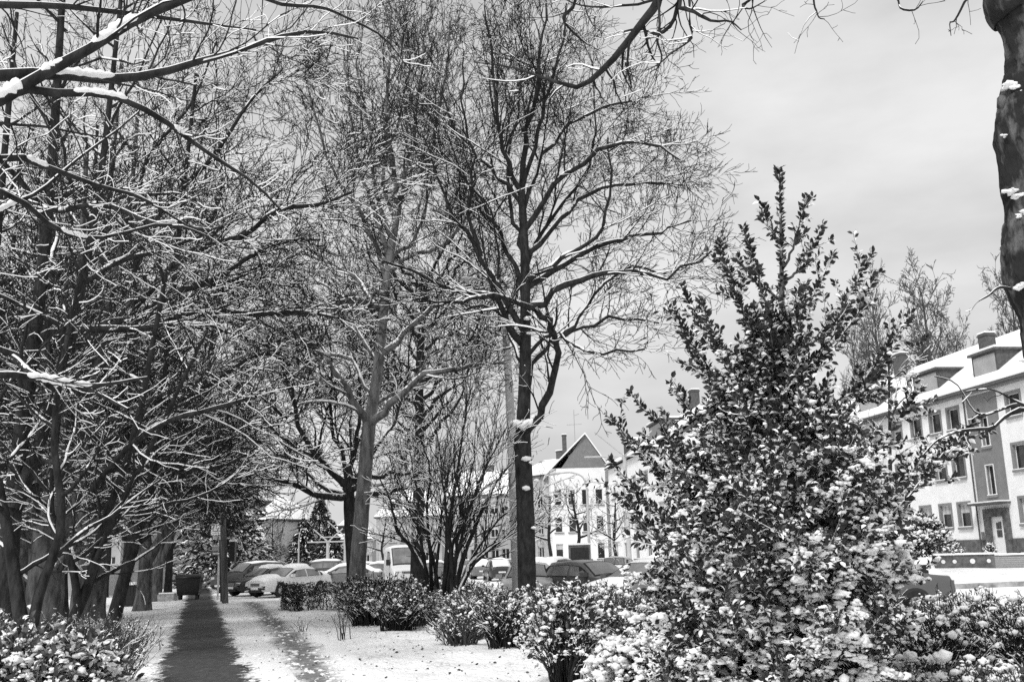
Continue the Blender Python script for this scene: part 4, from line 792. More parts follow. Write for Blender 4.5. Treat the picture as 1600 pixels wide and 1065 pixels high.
def put_top(src, srch, u, vtop, D, rz, lab, group=None):
    h = zat(u, vtop, D); g = at(u, D, 6.0) if D > 70 else at(u, D); x = P(u, vtop, D)[0]; s = h / srch; c = put(src, (x, D, -.2), rz, s, lab, group); return c
VB.location = (P(1438, 440, 100)[0], 100, 0); s = zat(1438, 448, 100) / 17.6; VB.scale = (s * .8, s * .8, s); VB['label'] = 'tall domed bare tree rising behind the villa roof'
for (u, v, D, rz, lab) in [(1362, 462, 105, 1, 'broader bare tree behind the roof, left of the tall domed one'), (1492, 525, 105, 2, 'low bare tree peeping over the villa ridge beside the chimney'), (1575, 425, 98, 3, 'bare tree behind the villa partly hidden by the gnarled trunk'), (1330, 520, 112, 5, 'faint bare tree just above the holly branches')]:
    c = put_top(VB, 17.6, u, v, D, rz, lab, GB); c.scale = (c.scale[0] * .62, c.scale[0] * .62, c.scale[2])
GT = 'young street trees'
st = gen_tree('street_tree', B(1424, 46), [[(0, 0, 0), (-.25, 0, 2), (-.5, 0, 4), (-.2, 0, 7.5), (.1, 0, 11)]], [(.17, .03)], rng, 'thin leaning street tree before the white villa', 14, 2.6, group=GT, rmin=.011, t0=.35, cover=.7, lev=LEVB)
LEVS = [dict(dens=2.2, lr=.5, ang=50, K=6, t0=.1, up=.0, wander=.16, rr=.5, lmin=.4, lmax=1.8), dict(dens=3.4, lr=.55, ang=44, K=5, t0=.1, up=.0, wander=.2, rr=.55, lmin=.3, lmax=1.1), dict(dens=3.4, lr=.6, ang=40, K=4, t0=.15, up=.0, wander=.2, rr=.6, lmin=.2, lmax=.7)]
st2 = gen_tree('street_tree', B(902, 66), [[(0, 0, 0), (-.05, 0, 1.6), (.25, 0, 3.0), (.0, 0, 4.6), (-.2, 0, 6)]], [(.16, .05)], rng, 'crooked snow-lined street tree before the white three-storey house', 12, 2.9, group=GT, rmin=.014, t0=.45, cover=.8, ang=62, lev=LEVS)
for (u, D, rz, s, lab) in [(862, 72, 2, 1.0, 'snowy street tree just right of the dark straight trunk, farther down'), (965, 60, 4, .8, 'street tree behind the silver estate car'), (742, 84, 1, 1.05, 'street tree glimpsed through the multi-stemmed bush'), (600, 90, 3, .9, 'street tree behind the white van'), (700, 100, 5, 1.1, 'far street tree left of the multi-stemmed bush tips'), (826, 88, .5, 1.2, 'street tree directly behind the dark straight trunk')]:
    put(st2, B(u, D), rz, s, lab, GT)
# ================================================================== BUILDINGS
plaster = mat('plaster', .80, .06, 1.2, .9, .2, 30); plaster_w = mat('plaster_white', .82, .05, .8, .9, .2, 30); plaster_g = mat('plaster_grey', .20, .10, 1.5, .9, .2, 30); plaster_m = mat('plaster_mid', .36, .12, .9, .9, .2, 30)
stone = mat('stone_dark', .11, .35, 3, .9, .4, 8); sgrey = mat('reveal_grey', .22, .1, 4, .85); frame_w = mat('frame_white', .72, .03, 4, .5); glass = mat('glass_dark', .022, .6, 1.2, .14, spec=.4); slate = mat('slate', .09, .25, 6, .85, .3, 12); brick = mat('brick_grey', .24, .2, 14, .9, .4, 10); metal_g = mat('metal_grey', .30, .08, 3, .5, spec=.5); curtain = mat('curtain', .45, .3, 2, .9, stretch=(4, 4, .4))
def extr_wall(parent, name, Lx, z0, z1, holes, thick, m, y=0.0, dark=None):
    """front wall in the local xz plane (outside is -y) with real openings; holes: (x0,x1,z0,z1)"""
    xs = sorted({0, Lx} | {h[0] for h in holes} | {h[1] for h in holes}); zs = sorted({z0, z1} | {h[2] for h in holes} | {h[3] for h in holes})
    mb = MB()
    for i in range(len(xs) - 1):
        for j in range(len(zs) - 1):
            cx, cz = (xs[i] + xs[i + 1]) / 2, (zs[j] + zs[j + 1]) / 2
            if any(h[0] < cx < h[1] and h[2] < cz < h[3] for h in holes): continue
            mb.add([(xs[i], y, zs[j]), (xs[i + 1], y, zs[j]), (xs[i + 1], y, zs[j + 1]), (xs[i], y, zs[j + 1])], [(0, 1, 2, 3)])
    for h in holes:
        a, b, c, d = h; e = y + thick
        for qd in ([(a, y, c), (a, e, c), (a, e, d), (a, y, d)], [(b, y, c), (b, y, d), (b, e, d), (b, e, c)], [(a, y, d), (a, e, d), (b, e, d), (b, y, d)], [(a, y, c), (b, y, c), (b, e, c), (a, e, c)]): mb.add(qd, [(0, 1, 2, 3)], qm=1)
    mb.box(0, Lx, y + thick + .05, y + thick + .1, z0, z1, 0)
    return mb.build(name, [m, dark or m], parent)
def window(parent, x0, x1, z0, z1, y, thick, sill=True, sur=None, mull=1, blind=0, fm=None, trans=0):
    w = MB(); f = .055; yy = y + thick - .05
    w.box(x0, x1, yy, yy + .05, z0, z0 + f); w.box(x0, x1, yy, yy + .05, z1 - f, z1); w.box(x0, x0 + f, yy, yy + .05, z0 + f, z1 - f); w.box(x1 - f, x1, yy, yy + .05, z0 + f, z1 - f)
    for k in range(1, mull): c = x0 + (x1 - x0) * k / mull; w.box(c - .03, c + .03, yy, yy + .05, z0 + f, z1 - f)
    if trans: w.box(x0 + f, x1 - f, yy + .004, yy + .046, z0 + (z1 - z0) * trans, z0 + (z1 - z0) * trans + .05)
    o = w.build('window', [fm or frame_w], parent)
    g = MB(); g.box(x0 + f, x1 - f, yy + .02, yy + .03, z0 + f, z1 - f); g.build('pane', [glass], o)
    if blind: g = MB(); g.box(x0 + f, x1 - f, yy + .008, yy + .016, z1 - f - (z1 - z0) * blind, z1 - f); g.build('blind', [curtain], o)
    if sill: g = MB(); g.box(x0 - .14, x1 + .14, y - .12, y + thick - .06, z0 - .14, z0 - .003); g.box(x0 - .10, x1 + .10, y - .1, y + thick - .07, z0 + .0, z0 + .05, 1); g.build('sill', [sur or sgrey, snow], o)
    if sur:
        g = MB(); g.box(x0 - .17, x0 - .002, y - .025, y + .05, z0, z1 + .15); g.box(x1 + .002, x1 + .17, y - .025, y + .05, z0, z1 + .15); g.box(x0 - .002, x1 + .002, y - .025, y + .05, z1 + .002, z1 + .15); g.build('surround', [sur], o)
    return o
def roof_gable(parent, Lx, Dp, z, h, over=.35, m=None, hip=0.0, name='roof', gm=None):
    """ridge along local x, snow-covered slopes with thickness, dark eaves board"""
    mb = MB(); a, b = -over, Lx + over; y0, y1 = -over, Dp + over; ym = Dp / 2
    for (t, s, dz) in ((0, 0, 0), (1, 1, .16)):
        pass
    def slab(z_, th, slot, inset):
        e0, e1 = a + inset, b - inset; r0, r1 = a + inset + hip, b - inset - hip; Y0, Y1 = y0 + inset, y1 - inset
        v = [(e0, Y0, z_), (e1, Y0, z_), (r1, ym, z_ + h), (r0, ym, z_ + h), (e1, Y1, z_), (e0, Y1, z_)]; V = v + [(x, y, q + th) for x, y, q in v]
        mb.add(V, [(0, 3, 2, 1), (3, 5, 4, 2), (6, 7, 8, 9), (9, 8, 10, 11), (0, 1, 7, 6), (4, 5, 11, 10)], [(1, 2, 4), (0, 5, 3), (7, 10, 8), (6, 9, 11)] if hip else None, slot, slot)
        if not hip: mb.add([v[1], v[2], V[8], V[7], v[4], V[10], v[0], v[3], V[9], V[6], v[5], V[11]], [(0, 1, 2, 3), (1, 4, 5, 2), (6, 9, 8, 7), (7, 8, 11, 10)], qm=slot)
    slab(z - .12, .14, 0, 0); slab(z + .022, .13, 1, .05)
    o = mb.build(name, [slate, snow], parent)
    if not hip:
        g = MB(); g.add([(0, 0, z - .1), (0, Dp, z - .1), (0, Dp / 2, z + h - .12)], None, [(0, 2, 1)]); g.build('gable', [gm or plaster_g], parent); g = MB(); g.add([(Lx, 0, z - .1), (Lx, Dp, z - .1), (Lx, Dp / 2, z + h - .12)], None, [(0, 1, 2)]); g.build('gable', [gm or plaster_g], parent)
    return o
def chimney(parent, x, y, z0, z1, w=.7, d=.6, cap=True, m=None):
    g = MB(); g.box(x - w / 2, x + w / 2, y - d / 2, y + d / 2, z0, z1); g.box(x - w / 2 - .05, x + w / 2 + .05, y - d / 2 - .05, y + d / 2 + .05, z1 - .18, z1 - .08); g.box(x - w / 2 - .03, x + w / 2 + .03, y - d / 2 - .03, y + d / 2 + .03, z1 + .003, z1 + .1, 1); return g.build('chimney', [m or slate, snow], parent)
def dormer(parent, x, w, zb, h, y0, dpt, panes=2):
    g = MB(); g.box(x - w / 2, x + w / 2, y0, y0 + dpt, zb, zb + h); g.box(x - w / 2 - .15, x + w / 2 + .15, y0 - .2, y0 + dpt, zb + h + .003, zb + h + .15); g.box(x - w / 2 - .12, x + w / 2 + .12, y0 - .17, y0 + dpt, zb + h + .153, zb + h + .3, 1); o = g.build('dormer', [slate, snow], parent)
    g = MB(); g.box(x - w / 2 + .18, x + w / 2 - .18, y0 - .03, y0 - .003, zb + .15, zb + h - .15); g.build('window', [plaster_m if panes == 0 else glass], o)
    return o
def body(parent, Lx, Dp, z0, z1, m, plinth=0, pm=None):
    g = MB(); e = .38; g.add([(0, 0, z0), (0, Dp, z0), (0, Dp, z1), (0, 0, z1)], [(0, 3, 2, 1)]); g.add([(Lx, 0, z0), (Lx, Dp, z0), (Lx, Dp, z1), (Lx, 0, z1)], [(0, 1, 2, 3)]); g.add([(0, Dp, z0), (Lx, Dp, z0), (Lx, Dp, z1), (0, Dp, z1)], [(0, 3, 2, 1)])
    g.build('side_wall', [m], parent)
def villa():
    X0, Yf, Yn = 25.4, 86.0, 44.0; Lx = Yf - Yn; root = empty('villa', (X0, Yf, 0), R_(-82)); tag(root, 'white three-storey villa with grey stair panel and white front door at the right', 'house')
    xl = lambda y: (Yf - y) * 1.0098            # world y -> local x
    top = 11.0; base = .6; th = .22; holes = []; wins = []
    ys = [81.5, 79.0, 76.3, 73.9, 71.2, 68.6, 66.2, 64.1, 57.9, 55.5, 52.6, 49.6, 46.6]
    for yc in ys:
        for (a, b) in ((2.75, 4.2), (5.85, 7.3), (8.95, 10.3)):
            x = xl(yc); holes.append((x - .62, x + .62, a, b)); wins.append((x - .62, x + .62, a, b))
    pc = xl(60.9); stair = [(pc - .38, pc + .38, 4.55, 6.35), (pc - .38, pc + .38, 7.5, 9.3)]; holes += stair
    dr = (pc - .55, pc + .75, 1.02, 3.25); holes.append(dr); holes += [(xl(56.7) - .4, xl(56.7) + .4, 1.15, 1.6)]
    extr_wall(root, 'wall', Lx, base, top, holes, th, plaster, dark=sgrey); body(root, Lx, 11, base, top, plaster)
    for i, w in enumerate(wins): window(root, *w, 0, th, sur=sgrey, blind=.35 * ((i * 7) % 3 == 0) + .4 * (i % 5 == 4))
    # grey stair panel, proud of the wall, in four strips round its two windows
    g = MB(); a, b = pc - 1.6, pc + 1.5; s = stair
    for (x0, x1, z0, z1) in [(a, s[0][0] - .06, 4.15, top - .25), (s[0][1] + .06, b, 4.15, top - .25), (s[0][0] - .06, s[0][1] + .06, 4.15, s[0][2] - .06), (s[0][0] - .06, s[0][1] + .06, s[0][3] + .06, s[1][2] - .06), (s[0][0] - .06, s[0][1] + .06, s[1][3] + .06, top - .25)]: g.box(x0, x1, -.03, -.004, z0, z1)
    g.build('stair_panel', [plaster_g], root)
    for w in stair: window(root, *w, 0, th, sur=None, fm=frame_w); q = MB(); x0, x1, z0, z1 = w; q.box(x0 - .06, x0, -.06, .0, z0 - .06, z1 + .06); q.box(x1, x1 + .06, -.06, .0, z0 - .06, z1 + .06); q.box(x0, x1, -.06, .0, z1, z1 + .06); q.build('frame', [frame_w], root)
    # plinth with cellar window gap
    cw = (xl(56.7) - .4, xl(56.7) + .4); g = MB()
    for (x0, x1) in [(0, pc - 1.2), (pc + 1.4, cw[0]), (cw[1], Lx)]: g.box(x0, x1, -.07, -.004, base, 1.95)
    g.box(cw[0], cw[1], -.07, -.004, base, 1.14); g.box(cw[0], cw[1], -.07, -.004, 1.61, 1.95); g.build('plinth', [stone], root); window(root, cw[0], cw[1], 1.15, 1.6, 0, th, False)
    # stone surround of the door, canopy, door
    g = MB(); k = 0
    for side in (-1, 1):
        z = 1.0
        while z < 3.6:
            hh = .42; x0, x1 = (dr[0] - .6, dr[0] - .003) if side < 0 else (dr[1] + .003, dr[1] + .6); g.box(x0, x1, -.12 - .008 * (k % 2), -.004, z, min(z + hh, 3.75) - .012); z += hh; k += 1
    for i in range(5): xa = dr[0] + (dr[1] - dr[0]) * i / 5; g.box(xa + .004, xa + (dr[1] - dr[0]) / 5 - .004, -.125, -.004, 3.26, 3.75)
    g.build('door_surround', [stone], root)
    g = MB(); g.box(pc - 1.7, pc + 1.6, -.75, -.01, 3.98, 4.1); g.box(pc - 1.65, pc + 1.55, -.72, -.02, 4.103, 4.18, 1); g.build('canopy', [slate, snow], root)
    g = MB(); g.box(dr[0], dr[1], .03, .08, dr[2], dr[3]); d = g.build('door', [frame_w], root)
    g = MB(); cx = pc + .12
    for ix in (0, 1):
        for iz in (0, 1): g.box(cx - .24 + ix * .26, cx - .02 + ix * .26, -.0, .027, 2.05 + iz * .48, 2.47 + iz * .48 - .05 * (ix == 0) * iz)
    g.build('door_window', [glass], d); g = MB(); g.bar((dr[0] + .14, -.02, 1.9), (dr[0] + .14, -.02, 2.15), .02); g.build('handle', [metal_g], d)
    g = MB(); g.box(dr[0] - .85, dr[0] - .62, -.22, -.13, 1.9, 2.4); g.build('letter_box', [stone], root)
    g = MB()
    for i in range(3): g.box(dr[0] - .5, dr[1] + .5, -.3 * (3 - i) - .1, -.3 * (2 - i) - .1 + (.09 if i == 2 else 0), .6, .7 + .14 * i - .0)
    g.build('front_steps', [stone], root)
    g = MB(); g.box(-.3, Lx + .3, -.42, -.05, top - .15, top + .0); g.build('cornice', [sgrey], root)
    g = MB(); g.bar((-.3, -.5, top + .02), (Lx + .3, -.5, top + .02), .08); g.bar((pc - 1.75, -.1, .7), (pc - 1.75, -.1, top - .1), .05); g.build('gutter', [slate], root)
    roof_gable(root, Lx, 11, top + .16, 4.3, .45, gm=plaster, hip=4)
    for (yy, w) in ((61.0, 2.6), (67.8, 3.2), (76, 3.0), (50.5, 2.2)): dormer(root, xl(yy), w, top + .6, 1.7, .6, 3.0, 0)
    chimney(root, xl(62.4), 1.9, top + .8, top + 3.9, .8, .7, m=slate); chimney(root, xl(78), 4.8, top + 3.6, top + 5.8, 1.2, .7, m=slate)
villa()
def garden_wall():
    a = at(1462, 52.2); b = at(1556, 51.6); c = at(1680, 51.0)
    for (p, q, m, lab, nm) in ((a, b, stone, 'low dark stone garden wall with round openings, capped in snow', 'garden_wall'), (b, c, brick, 'low brick garden wall right of the dark stone one, capped in snow', 'garden_wall')):
        Lw = (q - p).length; root = empty(nm, (p.x, p.y, p.z), math.atan2(q.y - p.y, q.x - p.x)); tag(root, lab, 'wall'); g = MB()
        if m is stone:
            g.box(0, Lw, 0, .3, -.2, .62); g.build('wall', [m], root)
            g = MB()
            for t in (.14, .33, .63, .9): g.bar((Lw * t, -.012, .32), (Lw * t, .0, .32), .10 + .03 * (t == .63), n=12)
            g.build('round_opening', [frame_w], root)
        else:
            for k in range(8): g.box(.004, Lw, 0 + .004 * (k % 2), .3, -.2 + k * .105 if k else -.2, -.2 + (k + 1) * .105 - .012)
            g.build('wall', [m], root)
        g = MB(); n = 24; rg = np.random.default_rng(5)
        for k in range(n): g.box(Lw * k / n, Lw * (k + 1) / n, -.07, .37, .645, .72 + rg.random() * .03)
        g.build('snow_cap', [snow], root)
    a = at(1408, 50.5); g = MB(); g.box(0, 1.5, 0, .3, -.1, .3); g.box(-.05, 1.55, -.05, .35, .303, .4, 1); o = g.build('low_wall', [stone, snow]); o.location = a; tag(o, 'short low wall stub with snow at the foot of the thin street tree', 'wall')
garden_wall()
def row_house(label, p0, p1, depth, z0, z1, rh, m, floors, nwin, seed=0, ww=1.5, wh=1.4, plinth=stone, hip=0, gm=None, mull=2, chim=(), dorm=(), balc=(), sur=None, name='house', blindp=.3, first=1.1, fh=2.95):
    p0 = Vector(p0); p1 = Vector(p1); d = p1 - p0; Lx = d.length; root = empty(name, (p0.x, p0.y, z0), math.atan2(d.y, d.x)); tag(root, label, 'house'); rg = random.Random(seed); H = z1 - z0; th = .18; holes = []
    for f in range(floors):
        for i in range(nwin):
            xc = Lx * (i + .5) / nwin; z = first + f * fh; holes.append((xc - ww / 2, xc + ww / 2, z, z + wh))
    extr_wall(root, 'wall', Lx, -.6, H, holes, th, m); body(root, Lx, depth, -.6, H, m)
    for h in holes: window(root, *h, 0, th, True, sur, mull, blind=rg.random() * .6 if rg.random() < blindp else 0)
    g = MB(); g.box(0, Lx, -.05, -.004, -.6, .75); g.build('plinth', [plinth], root)
    roof_gable(root, Lx, depth, H + .12, rh, .35, hip=hip, gm=gm or m)
    for (t, y, za, zb) in chim: chimney(root, Lx * t, depth * y, H + za, H + zb, 1.0, .7)
    for (t, w) in dorm: dormer(root, Lx * t, w, H + .7, 1.5, .8, 2.5)
    for f in balc:
        for t in (.25, .75): g = MB(); x = Lx * t; z = first + f * fh - .9; g.box(x - 1.4, x + 1.4, -1.0, -.003, z, z + .15); g.box(x - 1.4, x + 1.4, -1.0, -.95, z + .153, z + 1.0); g.box(x - 1.4, x - 1.35, -.949, -.003, z + .153, z + 1.0); g.box(x + 1.35, x + 1.4, -.949, -.003, z + .153, z + 1.0); g.build('balcony', [plaster_m], root)
    return root
f2 = lambda D: 12.9 - (D - 62) * .077
row_house('white three-storey house with dormers and wide windows, half hidden by the holly', (f2(104), 104, 0), (f2(72), 72, 0), 11, .1, 10.2, 4.0, plaster_w, 3, 6, 1, 2.2, 1.5, chim=((.55, .45, 3.0, 5.4), (.82, .4, 2.8, 5.4)), dorm=((.2, 2.6), (.62, 5)), mull=3, gm=plaster_g)
# the taller house whose dark gable rises over its neighbour, facing the camera
def gable_house():
    D = 112; xa = P(862, 800, D)[0]; xb = P(948, 800, D)[0]; row = row_house('white house whose dark pointed gable faces us above the street tree', (xa, D, 0), (xb, D, 0), 16, .1, 11.2, 3.2, plaster_w, 3, 4, 3, .8, 1.7, mull=1)
    for o in list(row.children):
        if o.name.startswith(('roof', 'gable')): bpy.data.objects.remove(o)
    Lx = xb - xa; g = MB(); ap = Lx * .66; h = 11.2 - .1
    zt = zat(916, 678, D) - .1
    g.add([(Lx * .2, -.02, h), (Lx * 1.05, -.02, h), (ap, -.02, zt), (Lx * .2, .2, h), (Lx * 1.05, .2, h), (ap, .2, zt)], None, [(0, 1, 2), (4, 3, 5)]); g.build('gable', [plaster_g], row)
    g = MB()
    for (x0, x1) in ((-.6, ap), (Lx * 1.08, ap)):
        z0 = h - (.75 if x0 < 0 else .1); v = [(x0, -.3, z0), (x1, -.3, zt), (x1, 16, zt), (x0, 16, z0)]; V = v + [(a, b, c + .2) for a, b, c in v]; q = [(0, 1, 2, 3), (4, 7, 6, 5), (0, 4, 5, 1), (3, 2, 6, 7), (0, 3, 7, 4)]; g.add(V, q)
    g.build('roof', [snow], row); chimney(row, ap - 2.1, 5, zt - 3, zt + .6, .5, .5)
    g = MB(); x = ap - .9; g.bar((x, 4, zt - 1), (x, 4, zt + 3.4), .035); g.bar((x - .9, 4, zt + 1.6), (x + .9, 4, zt + 1.7), .02)
    for i in range(7): g.bar((x - .8 + i * .26, 3.7, zt + 1.66), (x - .8 + i * .26, 4.3, zt + 1.66), .012)
    g.bar((x, 4, zt + 2.7), (x + .6, 4, zt + 2.9), .03); g.build('aerial', [metal_g], row)
gable_house()
D = 124; row_house('dark grey terraced house seen between the mast and the gabled house', (P(800, 800, D)[0], D, 0), (P(868, 800, D)[0], D - 6, 0), 12, .1, 11.0, 2.4, plaster_m, 3, 4, 4, 1.0, 1.5, chim=((.35, .5, 1.8, 3.6), (.7, .5, 1.8, 3.2)))
D = 132; row_house('grey terraced house behind the tips of the multi-stemmed bush', (P(700, 800, D)[0], D, 0), (P(797, 800, D)[0], D - 2, 0), 12, .1, 9.5, 3.5, plaster_m, 3, 6, 5, 1.0, 1.5, chim=((.5, .5, 2.6, 4.5),))
D = 146; row_house('distant grey house with a tower-like dormer behind the white van', (P(588, 800, D)[0], D, 0), (P(690, 800, D)[0], D, 0), 10, .1, 7.6, 4.2, plaster_m, 2, 6, 6, .9, 1.4, hip=3, dorm=((.25, 1.6), (.6, 1.6)))
D = 158; row_house('low distant house with a white roof right of the conifers', (P(511, 820, D)[0], D, 0), (P(582, 820, D)[0], D, 0), 9, .1, 4.8, 3.4, plaster_m, 1, 4, 7, .9, 1.3, hip=2.5, dorm=((.3, 1.2), (.7, 1.2)))
D = 108; row_house('pale house with hipped white roof and one dark dormer above the poster board', (P(372, 820, D)[0], D, 0), (P(427, 820, D)[0], D - 3, 0), 7, .1, 5.9, 2.6, plaster, 2, 2, 8, .7, 1.0, hip=2.2, dorm=((.4, .7),), fh=2.6)
row_house('grey house beyond the garden left of the footpath, mostly hidden by trunks', (P(-60, 850, 74)[0], 78, 0), (P(206, 850, 74)[0], 72, 0), 9, 0, 6.5, 3.6, plaster_m, 2, 7, 9, 1.0, 1.3)
# ================================================================== VEHICLES
paint = {k: mat('car_paint_' + k, v, .04, 3, .28, spec=.6) for k, v in dict(dark=.035, grey=.16, silver=.38, white=.62, mid=.09).items()}
cglass = mat('car_glass', .17, .3, 1.5, .08, spec=.8); tyre = mat('tyre', .02, .2, 10, .9); rim = mat('rim', .35, .1, 5, .4, metal=.6); lampm = mat('headlamp_glass', .55, .15, 20, .12, spec=.9); trimm = mat('black_trim', .025, .2, 8, .7); platem = mat('plate', .7, .1, 20, .5); redl = mat('tail_lamp', .10, .2, 10, .2, spec=.7)
def car_mesh(kind):
    """stations along x (front at +x); returns parts dict"""
    if kind == 'van':
        L_, W = 5.2, .96; prof = [(2.6, .35, .75, .80), (2.45, .30, 1.02, 1.04), (1.75, .28, 1.26, 1.30), (1.15, .28, 1.36, 2.0), (.85, .28, 1.38, 2.35), (-.6, .28, 1.32, 2.42), (-2.35, .28, 1.32, 2.38), (-2.55, .32, 1.3, 2.3), (-2.6, .4, 1.2, 2.2)]; gs = (2, 7); win = [3]; roofw = .86; wsc = (2, 3)
    elif kind == 'suv':
        L_, W = 4.6, .92; prof = [(2.3, .40, .70, .74), (2.22, .30, .98, 1.00), (1.95, .28, 1.06, 1.08), (1.15, .26, 1.12, 1.15), (.45, .26, 1.14, 1.64), (-.5, .26, 1.15, 1.72), (-1.7, .26, 1.16, 1.68), (-2.15, .30, 1.12, 1.2), (-2.3, .45, .9, .95)]; roofw = .72
    elif kind == 'hatch':
        L_, W = 4.1, .87; prof = [(2.05, .38, .60, .64), (1.98, .26, .78, .80), (1.6, .24, .88, .90), (.95, .22, .94, .97), (.25, .22, .96, 1.38), (-.5, .22, .97, 1.45), (-1.4, .22, .98, 1.40), (-1.9, .26, .95, 1.02), (-2.05, .40, .75, .8)]; roofw = .66
    elif kind == 'estate':
        L_, W = 4.5, .88; prof = [(2.25, .38, .60, .64), (2.15, .26, .76, .78), (1.75, .24, .86, .88), (1.0, .22, .92, .95), (.3, .22, .95, 1.36), (-.5, .22, .96, 1.44), (-1.9, .22, .97, 1.42), (-2.15, .26, .95, 1.0), (-2.25, .40, .75, .8)]; roofw = .68
    else:
        L_, W = 4.6, .88; prof = [(2.3, .38, .58, .62), (2.2, .26, .74, .76), (1.75, .24, .84, .86), (1.0, .22, .91, .94), (.25, .22, .94, 1.34), (-.4, .22, .95, 1.41), (-1.1, .22, .97, 1.36), (-1.75, .24, .97, 1.01), (-2.2, .28, .93, .96), (-2.3, .40, .75, .8)]; roofw = .64
    pr = np.array(prof); x = pr[:, 0]
    # densify
    xs = np.concatenate([np.linspace(x[i], x[i + 1], 4)[:-1] for i in range(len(x) - 1)] + [x[-1:]]); f = lambda c: np.interp(-xs, -x, pr[:, c])
    zb, zl, zr = f(1), f(2), f(3); endf = 1 - .16 * np.clip((np.abs(xs) - L_ * .36) / (L_ * .14), 0, 1) ** 2; w = W * endf; gh = np.clip((zr - zl) / .35, 0, 1); rw = w * (1 - gh) * .92 + gh * roofw * endf if kind != 'van' else w * (1 - gh) * .92 + gh * roofw
    n = len(xs); V = []
    arches = (L_ * .30, -L_ * .29); ar = .36
    for i in range(n):
        half = [(0, zb[i]), (w[i] * .92, zb[i]), (w[i], zb[i] + .14), (w[i] * 1.0, zb[i] * .35 + zl[i] * .65), (w[i] * .965, zl[i]), (w[i] * .965 * .25 + rw[i] * .75, zl[i] * .22 + zr[i] * .78) if gh[i] > .05 else (rw[i], zr[i]), (rw[i] * .9, zr[i] + .0), (rw[i] * .5, zr[i] + .035), (0, zr[i] + .045)]
        V.append([(xs[i], y, z) for y, z in half] + [(xs[i], -y, z) for y, z in half[-2:0:-1]])
    V = np.array(V); m = V.shape[1]; idx = lambda i, j: i * m + j % m
    bodyq = []; gl_side = []; gl_f = []; gl_r = []
    for i in range(n - 1):
        for j in range(m):
            q = (idx(i, j), idx(i, j + 1), idx(i + 1, j + 1), idx(i + 1, j)); bodyq.append(q)
            xm = (xs[i] + xs[i + 1]) / 2; g = min(gh[i], gh[i + 1]); rising = abs(zr[i] - zr[i + 1]) / abs(xs[i] - xs[i + 1]) > .25
            if j in (4, 11) and g > .30: gl_side.append(q)
            if j in (6, 7, 8, 9) and rising and max(gh[i], gh[i + 1]) > .2: (gl_f if xm > 0 else gl_r).append(q)
    Vf = V.reshape(-1, 3)
    return dict(V=Vf, body=bodyq, side=gl_side, front=gl_f, rear=gl_r, n=n, m=m, xs=xs, zr=zr, rw=rw, zl=zl, zb=zb, w=w, L=L_, W=W, gh=gh, arches=arches, kind=kind, ring=V)
def pane(parent, name, V, quads, d, k=.88):
    t = offs(V, quads, d); t.build('window_trim', [trimm], parent, True) if False else None
    g = offs(V, quads, d + .012); v = np.vstack(g.v); c = v.mean(0); tr_ = offs(V, quads, d); o = tr_.build(name, [trimm], parent, True)
    g.v = [c + (a - c) * np.array((k, .93 if abs(c[1]) < .2 else 1, k), dtype=np.float32) for a in g.v]
    g.build('glass', [cglass], o, True)
def offs(V, quads, d, shrink=.0):
    out = MB(); acc = []
    for q in quads:
        p = V[list(q)]; nn = np.cross(p[2] - p[0], p[3] - p[1]); nn = nn / max(1e-9, np.linalg.norm(nn)); c = p.mean(0)
        if np.dot(nn, c - np.array((c[0], 0, .7))) < 0: nn = -nn
        acc.append((p, nn))
    mn = np.mean([a for _, a in acc], 0); mn = mn / max(1e-9, np.linalg.norm(mn))
    for p, nn in acc: out.add(p + mn * d, [(0, 1, 2, 3)])
    return out
